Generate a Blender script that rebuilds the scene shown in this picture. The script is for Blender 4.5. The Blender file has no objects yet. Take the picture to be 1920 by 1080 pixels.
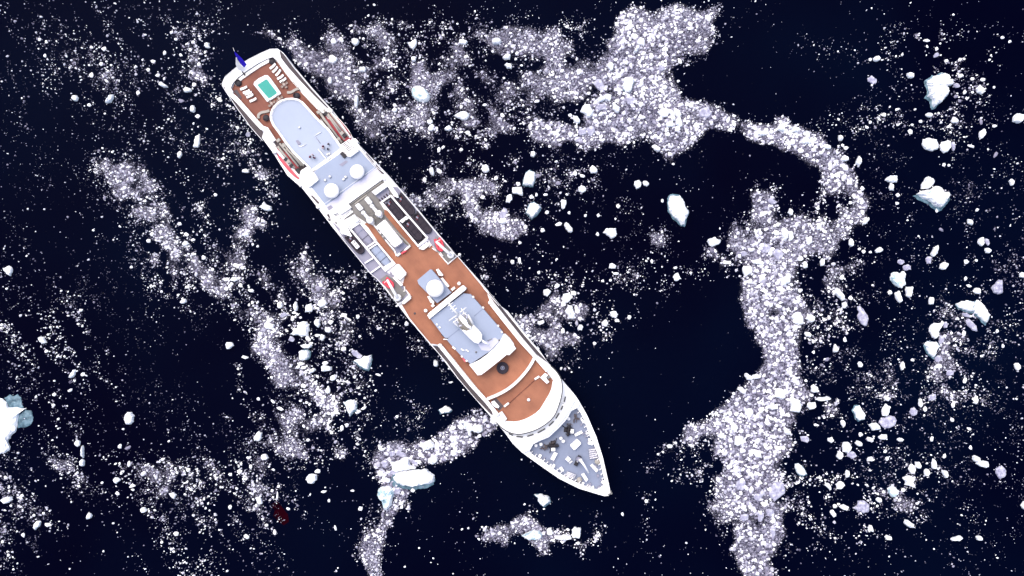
import bpy, bmesh, math, random
import numpy as np
from mathutils import Vector, Matrix

# ------------------------------------------------------------------ camera, world, sun, exposure
scene = bpy.context.scene
col = scene.collection
CAM_H = 260.0                 # metres above the sea
MPP = 0.145                   # metres of sea surface per photo pixel (1920 wide)

cam_data = bpy.data.cameras.new("camera")
cam_data.sensor_fit = 'HORIZONTAL'
cam_data.angle = 2 * math.atan(960 * MPP / CAM_H)
cam_data.clip_start = 1.0
cam_data.clip_end = 20000.0
cam = bpy.data.objects.new("camera", cam_data)
cam.location = (0, 0, CAM_H)
cam.rotation_euler = (0, 0, 0)
col.objects.link(cam)
scene.camera = cam

SUN_EL, SUN_AZ = 64.0, -38.0   # degrees; azimuth clockwise from +Y
world = bpy.data.worlds.new("World")
scene.world = world
world.use_nodes = True
wn, wl = world.node_tree.nodes, world.node_tree.links
wn.clear()
sky = wn.new("ShaderNodeTexSky")
sky.sky_type = 'NISHITA'
sky.sun_disc = False
sky.sun_elevation = math.radians(SUN_EL)
sky.sun_rotation = math.radians(SUN_AZ)
sky.air_density = 1.0
sky.dust_density = 4.0
sky.ozone_density = 1.0
bg = wn.new("ShaderNodeBackground")
bg.inputs["Strength"].default_value = 0.15
wo = wn.new("ShaderNodeOutputWorld")
wl.new(sky.outputs[0], bg.inputs[0])
wl.new(bg.outputs[0], wo.inputs[0])

sun_data = bpy.data.lights.new("sun", 'SUN')
sun_data.energy = 1.5
sun_data.angle = math.radians(75)
sun_data.color = (1.0, 0.94, 0.88)
sun = bpy.data.objects.new("sun", sun_data)
az, el = math.radians(SUN_AZ), math.radians(SUN_EL)
sdir = Vector((math.sin(az) * math.cos(el), math.cos(az) * math.cos(el), math.sin(el)))
sun.rotation_euler = sdir.to_track_quat('Z', 'Y').to_euler()
sun.location = sdir * 400
col.objects.link(sun)

scene.view_settings.view_transform = 'Standard'
scene.view_settings.look = 'None'
scene.view_settings.exposure = 0.85
scene.view_settings.gamma = 1.0
scene.view_settings.use_curve_mapping = False

rnd = random.Random(7)
rng = np.random.default_rng(11)

# ------------------------------------------------------------------ materials
def mat(name, base, rough=0.6, spec=0.4, var=0.12, vscale=0.6, bump=0.0, bscale=20, metal=0.0, streak=None, trans=0.0):
    m = bpy.data.materials.new(name); m.use_nodes = True
    n, l = m.node_tree.nodes, m.node_tree.links
    b = n["Principled BSDF"]
    b.inputs["Roughness"].default_value = rough
    b.inputs["Specular IOR Level"].default_value = spec
    b.inputs["Metallic"].default_value = metal
    tc = n.new("ShaderNodeTexCoord")
    mp = n.new("ShaderNodeMapping")
    l.new(tc.outputs["Object"], mp.inputs[0])
    if streak: mp.inputs["Scale"].default_value = streak
    no = n.new("ShaderNodeTexNoise")
    no.inputs["Scale"].default_value = vscale
    no.inputs["Detail"].default_value = 6
    no.inputs["Roughness"].default_value = 0.65
    l.new(mp.outputs[0], no.inputs["Vector"])
    mx = n.new("ShaderNodeMix"); mx.data_type = 'RGBA'
    c = np.array(base)
    mx.inputs["A"].default_value = (*np.clip(c * (1 - var), 0, 1), 1)
    mx.inputs["B"].default_value = (*np.clip(c * (1 + var), 0, 1), 1)
    l.new(no.outputs["Fac"], mx.inputs["Factor"])
    l.new(mx.outputs["Result"], b.inputs["Base Color"])
    if bump > 0:
        n2 = n.new("ShaderNodeTexNoise"); n2.inputs["Scale"].default_value = bscale; n2.inputs["Detail"].default_value = 4
        l.new(tc.outputs["Object"], n2.inputs["Vector"])
        bp = n.new("ShaderNodeBump"); bp.inputs["Strength"].default_value = bump; bp.inputs["Distance"].default_value = 0.1
        l.new(n2.outputs["Fac"], bp.inputs["Height"]); l.new(bp.outputs[0], b.inputs["Normal"])
    return m

def teak(name, base, var=0.16):
    """planked timber: fine seams along the ship plus long grain and weathering"""
    m = mat(name, base, rough=0.7, spec=0.25, var=var, vscale=1.1, streak=(0.16, 0.8, 1))
    n, l = m.node_tree.nodes, m.node_tree.links
    b = n["Principled BSDF"]
    src = b.inputs["Base Color"].links[0].from_socket
    tc = [x for x in n if x.type == 'TEX_COORD'][0]
    wv = n.new("ShaderNodeTexWave"); wv.bands_direction = 'Y'; wv.inputs["Scale"].default_value = 1.6
    wv.inputs["Distortion"].default_value = 0.0
    l.new(tc.outputs["Object"], wv.inputs["Vector"])
    rp = n.new("ShaderNodeValToRGB"); rp.color_ramp.elements[0].position = 0.0; rp.color_ramp.elements[1].position = 0.12
    rp.color_ramp.elements[0].color = (0.72, 0.7, 0.68, 1); rp.color_ramp.elements[1].color = (1, 1, 1, 1)
    l.new(wv.outputs["Fac"], rp.inputs[0])
    mu = n.new("ShaderNodeMix"); mu.data_type = 'RGBA'; mu.blend_type = 'MULTIPLY'; mu.inputs["Factor"].default_value = 1
    l.new(src, mu.inputs["A"]); l.new(rp.outputs[0], mu.inputs["B"])
    n2 = n.new("ShaderNodeTexNoise"); n2.inputs["Scale"].default_value = 0.2; n2.inputs["Detail"].default_value = 3
    l.new(tc.outputs["Object"], n2.inputs["Vector"])
    r2 = n.new("ShaderNodeValToRGB"); r2.color_ramp.elements[0].position = 0.35; r2.color_ramp.elements[1].position = 0.65
    r2.color_ramp.elements[0].color = (0.78, 0.75, 0.75, 1); r2.color_ramp.elements[1].color = (1.06, 1.05, 1.02, 1)
    l.new(n2.outputs["Fac"], r2.inputs[0])
    m2 = n.new("ShaderNodeMix"); m2.data_type = 'RGBA'; m2.blend_type = 'MULTIPLY'; m2.inputs["Factor"].default_value = 1
    l.new(mu.outputs["Result"], m2.inputs["A"]); l.new(r2.outputs[0], m2.inputs["B"])
    l.new(m2.outputs["Result"], b.inputs["Base Color"])
    return m

WHITE = mat("white_paint", (0.75, 0.74, 0.745), 0.35, 0.4, 0.06, 0.5)
CREAM = mat("cream_gelcoat", (0.80, 0.77, 0.74), 0.4, 0.4, 0.05, 1.2)
TEAK = teak("teak_deck", (0.305, 0.126, 0.074))
TEAKD = teak("weathered_teak_deck", (0.198, 0.074, 0.052), 0.24)
BLUE = mat("blue_grey_deck_paint", (0.262, 0.302, 0.395), 0.75, 0.2, 0.15, 0.13, 0.1, 30)
PALE = mat("pale_blue_deck_paint", (0.325, 0.365, 0.455), 0.75, 0.2, 0.11, 0.12, 0.1, 30)
BANDM = mat("lavender_white_paint", (0.46, 0.46, 0.57), 0.6, 0.3, 0.06, 0.4)
SLATE = mat("slate_blue_foredeck_paint", (0.185, 0.212, 0.292), 0.75, 0.2, 0.18, 0.3, 0.1, 30)
GREY = mat("grey_deck_paint", (0.175, 0.168, 0.163), 0.75, 0.25, 0.16, 0.7, 0.1, 30)
LAV = mat("lavender_grey_paint", (0.23, 0.225, 0.29), 0.75, 0.25, 0.12, 0.5)
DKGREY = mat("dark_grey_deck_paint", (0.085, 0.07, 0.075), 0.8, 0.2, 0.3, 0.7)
BEAM = mat("grey_tan_steel", (0.30, 0.28, 0.25), 0.6, 0.3, 0.2, 1.5)
BLACK = mat("black_rubber", (0.016, 0.014, 0.02), 0.6, 0.3, 0.3, 1.0)
CHAR = mat("charcoal_fabric", (0.030, 0.024, 0.034), 0.75, 0.2, 0.35, 1.5)
MAROON = mat("maroon_plastic", (0.085, 0.012, 0.022), 0.5, 0.3, 0.3, 2)
RED = mat("red_paint", (0.62, 0.045, 0.075), 0.45, 0.4, 0.18, 1.2)
CORAL = mat("faded_coral_paint", (0.56, 0.10, 0.12), 0.45, 0.4, 0.12, 0.8)
GLASS = mat("dark_window_glass", (0.012, 0.014, 0.02), 0.12, 0.5, 0.1, 1)
POOL = mat("turquoise_pool_water", (0.030, 0.27, 0.225), 0.08, 0.1, 0.12, 0.5, 0.25, 6)
TILE = mat("white_pool_coping", (0.66, 0.66, 0.67), 0.5, 0.3, 0.08, 2)
RATTAN = mat("grey_rattan", (0.34, 0.28, 0.25), 0.8, 0.2, 0.3, 6)
FLAGB = mat("blue_flag_cloth", (0.035, 0.02, 0.52), 0.8, 0.1, 0.15, 2)
FLAGW = mat("white_flag_cloth", (0.78, 0.78, 0.80), 0.8, 0.1, 0.04, 2)
SKIN = mat("skin", (0.45, 0.27, 0.2), 0.6, 0.3, 0.05)
CLOTHD = mat("dark_navy_cloth", (0.02, 0.02, 0.045), 0.85, 0.1, 0.3, 4)
CLOTHM = mat("maroon_cloth", (0.16, 0.02, 0.05), 0.85, 0.1, 0.3, 4)
CLOTHP = mat("pale_pink_cloth", (0.65, 0.5, 0.52), 0.85, 0.1, 0.1, 4)
HULLW = mat("white_hull_paint", (0.78, 0.78, 0.80), 0.3, 0.45, 0.06, 0.3)
ALGAE = mat("dark_red_krill_slick", (0.011, 0.0006, 0.0026), 0.8, 0.0, 0.6, 0.9)

# ------------------------------------------------------------------ pixel -> world -> ship frame
def wpx(px, py, z=0.0):
    s = MPP * (CAM_H - z) / CAM_H
    return Vector(((px - 960) * s, (540 - py) * s, z))
SHIP0 = wpx(805, 529)
HEAD = math.atan2(-0.763, 0.646)
CH, SH = math.cos(HEAD), math.sin(HEAD)
def loc(px, py, z):
    """photo pixel of a point known to stand at height z -> ship frame (x forward, y to port)"""
    w = wpx(px, py, z) - SHIP0
    return (w.x * CH + w.y * SH, -w.x * SH + w.y * CH)
def wld(x, y, z=0.0):
    return Vector((SHIP0.x + x * CH - y * SH, SHIP0.y + x * SH + y * CH, z))
ZOOM = {'R1': (390, 70, 6.353), 'R2': (460, 170, 6.353), 'R3': (530, 260, 6.353), 'R4': (620, 350, 6.353),
        'R5': (640, 440, 6.353), 'R6': (740, 520, 6.353), 'R7': (820, 620, 6.353), 'R8': (900, 740, 5.4),
        'Z1': (430, 85, 9.0), 'Z2': (500, 180, 6.75), 'Z3': (610, 340, 7.714), 'Z4': (700, 360, 7.714),
        'Z5': (630, 420, 6.75), 'Z6': (780, 550, 6.75), 'Z7': (970, 770, 6.353), 'P': (0, 0, 1.0)}
def L(k, pts, z):
    ox, oy, s = ZOOM[k]
    return [loc(ox + X / s, oy + Y / s, z) for X, Y in pts]
def L1(k, X, Y, z):
    return L(k, [(X, Y)], z)[0]

# ------------------------------------------------------------------ object helpers
def link(name, me, m=None, parent=None):
    o = bpy.data.objects.new(name, me)
    if m is not None: me.materials.append(m)
    col.objects.link(o)
    if parent is not None: o.parent = parent
    return o
def tag(o, label=None, cat=None, group=None, kind=None):
    if label: o["label"] = label
    if cat: o["category"] = cat
    if group: o["group"] = group
    if kind: o["kind"] = kind
    return o
def empty(name, location=(0, 0, 0), rz=0.0):
    o = bpy.data.objects.new(name, None)
    o.location = location; o.rotation_euler = (0, 0, rz); o.empty_display_size = 0.5
    col.objects.link(o); return o
def copy_tree(o, parent=None):
    c = o.copy(); col.objects.link(c)
    if parent is not None: c.parent = parent
    for ch in list(o.children): copy_tree(ch, c)
    return c
def finish(bm, name, m, parent=None, smooth=False):
    bmesh.ops.recalc_face_normals(bm, faces=bm.faces)
    me = bpy.data.meshes.new(name); bm.to_mesh(me); bm.free()
    if smooth: me.shade_smooth()
    return link(name, me, m, parent)
def area2(p):
    return sum(p[i][0] * p[(i + 1) % len(p)][1] - p[(i + 1) % len(p)][0] * p[i][1] for i in range(len(p)))
def add_prism(bm, pts, z0, z1, bev=0.0, scale_bottom=1.0):
    p = list(pts)
    if area2(p) < 0: p.reverse()
    cx = sum(a for a, b in p) / len(p); cy = sum(b for a, b in p) / len(p)
    vb = [bm.verts.new((cx + (x - cx) * scale_bottom, cy + (y - cy) * scale_bottom, z0)) for x, y in p]
    vt = [bm.verts.new((x, y, z1)) for x, y in p]
    top = bm.faces.new(vt)
    bm.faces.new(vb[::-1])
    n = len(p)
    for i in range(n):
        bm.faces.new((vb[i], vb[(i + 1) % n], vt[(i + 1) % n], vt[i]))
    if bev > 0:
        bmesh.ops.bevel(bm, geom=list(top.edges), offset=bev, segments=2, affect='EDGES', profile=0.5)
def prism(name, pts, z0, z1, m, parent, bev=0.0):
    bm = bmesh.new(); add_prism(bm, pts, z0, z1, bev)
    return finish(bm, name, m, parent)
def offset_line(pts, d, closed=False):
    n = len(pts); out = []
    for i in range(n):
        a = Vector(pts[i - 1]) if (i > 0 or closed) else None
        b = Vector(pts[i]); c = Vector(pts[(i + 1) % n]) if (i < n - 1 or closed) else None
        ds = []
        if a is not None: ds.append((b - a).normalized())
        if c is not None: ds.append((c - b).normalized())
        ns = [Vector((-q.y, q.x)) for q in ds]
        nn = sum(ns, Vector((0, 0)))
        if nn.length < 1e-6: nn = ns[0].copy()
        nn.normalize()
        k = d / max(0.4, nn.dot(ns[0]))
        out.append((b.x + nn.x * k, b.y + nn.y * k))
    return out
def add_strip(bm, pts, w, z0, z1, closed=False):
    """a kerb or coaming of width w centred on a polyline"""
    a = offset_line(pts, w / 2, closed); b = offset_line(pts, -w / 2, closed)
    n = len(pts)
    V = [[bm.verts.new((*a[i], z0)), bm.verts.new((*a[i], z1)), bm.verts.new((*b[i], z1)), bm.verts.new((*b[i], z0))] for i in range(n)]
    for i in range(n if closed else n - 1):
        p, q = V[i], V[(i + 1) % n]
        for k in range(4):
            bm.faces.new((p[k], p[(k + 1) % 4], q[(k + 1) % 4], q[k]))
    if not closed:
        bm.faces.new(V[0]); bm.faces.new(V[-1][::-1])
def strip(name, pts, w, z0, z1, m, parent, closed=False):
    bm = bmesh.new(); add_strip(bm, pts, w, z0, z1, closed)
    return finish(bm, name, m, parent)
def add_tube(bm, pts, r, seg=8, r_end=None):
    pts = [Vector(p) for p in pts]; rings = []
    for i, p in enumerate(pts):
        d = (pts[min(i + 1, len(pts) - 1)] - pts[max(i - 1, 0)]).normalized()
        u = d.cross(Vector((0, 0, 1)))
        if u.length < 1e-3: u = Vector((1, 0, 0))
        u.normalize(); v = d.cross(u)
        rr = r if r_end is None else r + (r_end - r) * i / max(1, len(pts) - 1)
        rings.append([bm.verts.new(p + (u * math.cos(t) + v * math.sin(t)) * rr) for t in [2 * math.pi * k / seg for k in range(seg)]])
    for A, B in zip(rings, rings[1:]):
        for k in range(seg): bm.faces.new((A[k], A[(k + 1) % seg], B[(k + 1) % seg], B[k]))
    bm.faces.new(rings[0][::-1]); bm.faces.new(rings[-1])
def tube(name, pts, r, m, parent, seg=8, r_end=None):
    bm = bmesh.new(); add_tube(bm, pts, r, seg, r_end)
    return finish(bm, name, m, parent, True)
def add_lathe(bm, x, y, prof, seg=32):
    rings = []
    for r, z in prof:
        if r < 1e-4: rings.append([bm.verts.new((x, y, z))])
        else: rings.append([bm.verts.new((x + r * math.cos(2 * math.pi * k / seg), y + r * math.sin(2 * math.pi * k / seg), z)) for k in range(seg)])
    for A, B in zip(rings, rings[1:]):
        for k in range(seg):
            a0, a1 = A[k % len(A)], A[(k + 1) % len(A)]; b0, b1 = B[k % len(B)], B[(k + 1) % len(B)]
            vs = []
            for v in (a0, a1, b1, b0):
                if v not in vs: vs.append(v)
            if len(vs) > 2: bm.faces.new(vs)
def lathe(name, x, y, prof, m, parent, seg=32, smooth=True):
    bm = bmesh.new(); add_lathe(bm, x, y, prof, seg)
    o = finish(bm, name, m, parent)
    if smooth: o.data.shade_smooth()
    return o
def add_box(bm, cx, cy, cz, sx, sy, sz, rz=0.0, bev=0.0):
    M = Matrix.Translation((cx, cy, cz)) @ Matrix.Rotation(rz, 4, 'Z') @ Matrix.Diagonal((sx, sy, sz, 1))
    r = bmesh.ops.create_cube(bm, size=1.0, matrix=M)
    if bev > 0:
        es = {e for v in r['verts'] for e in v.link_edges}
        bmesh.ops.bevel(bm, geom=list(es), offset=bev, segments=2, affect='EDGES', profile=0.5)
def box(name, cx, cy, cz, sx, sy, sz, m, parent, rz=0.0, bev=0.0):
    bm = bmesh.new(); add_box(bm, cx, cy, cz, sx, sy, sz, rz, bev)
    return finish(bm, name, m, parent)
def resample(pts, step):
    out = [pts[0]]
    for a, b in zip(pts, pts[1:]):
        a, b = Vector(a), Vector(b); n = max(1, int(round((b - a).length / step)))
        out += [tuple(a.lerp(b, k / n)) for k in range(1, n + 1)]
    return out
def railing(name, pts, z, parent, h=1.05, step=1.6, m=None, r=0.04):
    bm = bmesh.new()
    for hh in (h, h * 0.55):
        add_tube(bm, [(x, y, z + hh) for x, y in pts], r if hh == h else r * .6, 5)
    for x, y in resample(pts, step):
        add_box(bm, x, y, z + h / 2, 0.05, 0.05, h)
    return finish(bm, name, m or WHITE, parent)
def smooth_curve(pts, it=2, closed=False):
    for _ in range(it):
        o = []
        n = len(pts)
        if not closed: o.append(pts[0])
        for i in range(n if closed else n - 1):
            a, b = pts[i], pts[(i + 1) % n]
            o.append((a[0] * .75 + b[0] * .25, a[1] * .75 + b[1] * .25)); o.append((a[0] * .25 + b[0] * .75, a[1] * .25 + b[1] * .75))
        if not closed: o.append(pts[-1])
        pts = o
    return pts

# ------------------------------------------------------------------ sea
def sea_mat():
    m = bpy.data.materials.new("dark_sea_water"); m.use_nodes = True
    n, l = m.node_tree.nodes, m.node_tree.links
    b = n["Principled BSDF"]
    b.inputs["Roughness"].default_value = 0.22
    b.inputs["IOR"].default_value = 1.333
    b.inputs["Specular IOR Level"].default_value = 0.008
    tc = n.new("ShaderNodeTexCoord")
    no = n.new("ShaderNodeTexNoise"); no.inputs["Scale"].default_value = 0.012; no.inputs["Detail"].default_value = 3
    l.new(tc.outputs["Object"], no.inputs["Vector"])
    rp = n.new("ShaderNodeValToRGB")
    rp.color_ramp.elements[0].position = 0.35; rp.color_ramp.elements[1].position = 0.7
    rp.color_ramp.elements[0].color = (0.0003, 0.0003, 0.0048, 1); rp.color_ramp.elements[1].color = (0.0004, 0.0017, 0.0085, 1)
    l.new(no.outputs["Fac"], rp.inputs[0]); l.new(rp.outputs[0], b.inputs["Base Color"])
    n2 = n.new("ShaderNodeTexNoise"); n2.inputs["Scale"].default_value = 0.35; n2.inputs["Detail"].default_value = 5
    l.new(tc.outputs["Object"], n2.inputs["Vector"])
    bp = n.new("ShaderNodeBump"); bp.inputs["Strength"].default_value = 0.12; bp.inputs["Distance"].default_value = 0.3
    l.new(n2.outputs["Fac"], bp.inputs["Height"]); l.new(bp.outputs[0], b.inputs["Normal"])
    return m
bm = bmesh.new()
bmesh.ops.create_grid(bm, x_segments=4, y_segments=4, size=5000)
sea = finish(bm, "sea", sea_mat())
tag(sea, 'dark navy sea water with scattered ice', 'sea', kind='structure')

# ------------------------------------------------------------------ ice materials
def ice_mat(name, stops, bump=0.5, vscale=0.9, attr=False, rough=0.55):
    m = bpy.data.materials.new(name); m.use_nodes = True
    n, l = m.node_tree.nodes, m.node_tree.links
    b = n["Principled BSDF"]; b.inputs["Roughness"].default_value = rough; b.inputs["Specular IOR Level"].default_value = 0.25
    tc = n.new("ShaderNodeTexCoord")
    rp = n.new("ShaderNodeValToRGB")
    while len(rp.color_ramp.elements) < len(stops): rp.color_ramp.elements.new(0.5)
    for e, (p, c) in zip(rp.color_ramp.elements, stops): e.position = p; e.color = (*c, 1)
    if attr:
        a = n.new("ShaderNodeAttribute"); a.attribute_name = "thickness"
        l.new(a.outputs["Fac"], rp.inputs[0])
    else:
        no = n.new("ShaderNodeTexNoise"); no.inputs["Scale"].default_value = vscale; no.inputs["Detail"].default_value = 5
        l.new(tc.outputs["Object"], no.inputs["Vector"]); l.new(no.outputs["Fac"], rp.inputs[0])
    l.new(rp.outputs[0], b.inputs["Base Color"])
    n2 = n.new("ShaderNodeTexNoise"); n2.inputs["Scale"].default_value = 2.2; n2.inputs["Detail"].default_value = 6
    l.new(tc.outputs["Object"], n2.inputs["Vector"])
    bp = n.new("ShaderNodeBump"); bp.inputs["Strength"].default_value = bump; bp.inputs["Distance"].default_value = 0.25
    l.new(n2.outputs["Fac"], bp.inputs["Height"]); l.new(bp.outputs[0], b.inputs["Normal"])
    return m
ICE_W = ice_mat("white_ice", [(0.28, (0.46, 0.50, 0.60)), (0.42, (0.74, 0.76, 0.81)), (0.6, (0.90, 0.90, 0.90))])
ICE_G = ice_mat("thin_grey_ice", [(0.3, (0.19, 0.185, 0.28)), (0.5, (0.33, 0.325, 0.42)), (0.72, (0.56, 0.56, 0.64))], vscale=1.3)
ICE_B = ice_mat("blue_ice", [(0.34, (0.25, 0.38, 0.44)), (0.46, (0.58, 0.68, 0.73)), (0.58, (0.86, 0.88, 0.89))], vscale=0.5)
ICE_WET = ice_mat("wet_blue_ice_foot", [(0.32, (0.022, 0.050, 0.075)), (0.5, (0.075, 0.140, 0.180)), (0.72, (0.17, 0.26, 0.32))], vscale=0.7, rough=0.3)
ICE_ATTR = ice_mat("brash_ice_mix", [(0.0, (0.012, 0.012, 0.030)), (0.3, (0.078, 0.072, 0.115)), (0.6, (0.245, 0.232, 0.312)), (0.85, (0.58, 0.58, 0.66)), (1.0, (0.90, 0.90, 0.90))], attr=True)
TONE = {'w': ICE_W, 'g': ICE_G, 'b': ICE_B, 't': ICE_WET}

def floe_mesh(name, outline, h, rough=1.0, seed=0):
    """outline in metres about the floe's own centre; a lump with a wave-cut foot, a slumped shoulder and an uneven top"""
    r = random.Random(seed)
    n = len(outline)
    bm = bmesh.new()
    tx, ty = r.uniform(-.05, .05), r.uniform(-.05, .05)
    spec = [(1.02, -0.35), (1.0, 0.03), (0.93, 0.55), (0.76, 0.9), (0.5, 1.0), (0.24, 1.04)]
    ext = max(max(abs(x), abs(y)) for x, y in outline)
    rings = []
    for k, (s, zz) in enumerate(spec):
        ring = []
        for x, y in outline:
            j = (r.uniform(-1, 1) * 0.045 * rough) if 0 < k else 0
            q = s * (1 + j)
            z = zz * h
            if k >= 2: z += h * (0.09 * r.uniform(-1, 1) * rough + (tx * x + ty * y) / ext * 1.6)
            if k == 0: z = min(-0.3, -0.35 * h)
            elif k == 1: z = 0.03
            else: z = max(z, 0.06 + 0.04 * k)
            ring.append(bm.verts.new((x * q, y * q, z)))
        rings.append(ring)
    for A, B in zip(rings, rings[1:]):
        for i in range(n): bm.faces.new((A[i], A[(i + 1) % n], B[(i + 1) % n], B[i]))
    c = bm.verts.new((0, 0, h * r.uniform(.85, 1.08)))
    T = rings[-1]
    for i in range(n): bm.faces.new((T[i], T[(i + 1) % n], c))
    me = bpy.data.meshes.new(name); bm.to_mesh(me); bm.free()
    return me

def refine(pts, r, amp):
    """add one slightly displaced point on each long edge of a traced outline"""
    out = []
    n = len(pts)
    L0 = sum((Vector(pts[i]) - Vector(pts[(i + 1) % n])).length for i in range(n)) / n
    for i in range(n):
        a, b = Vector(pts[i]), Vector(pts[(i + 1) % n])
        out.append(tuple(a))
        d = b - a
        if d.length > 0.5 * L0:
            nn = Vector((-d.y, d.x)) * r.uniform(-amp, amp)
            out.append(tuple((a + b) / 2 + nn))
    return out

ice_footprints = []      # (px, py, rad) of individually built floes, kept clear of brash
FLOES = []               # dict(x, y, w, h, tone, nick)
def put_floe(outline_px, tone, height, kind="ice_floe", seed=0, rough=1.0):
    cx = sum(p[0] for p in outline_px) / len(outline_px); cy = sum(p[1] for p in outline_px) / len(outline_px)
    c = wpx(cx, cy, 0)
    o = [((x - cx) * MPP, -(y - cy) * MPP) for x, y in outline_px]
    if area2(o) < 0: o.reverse()
    r = random.Random(seed + 5)
    o = refine(refine(o, r, 0.10), r, 0.09)
    me = floe_mesh(kind, o, height, rough, seed)
    ob = link(kind, me, TONE[tone])
    ob.location = c
    return ob, cx, cy

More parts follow.
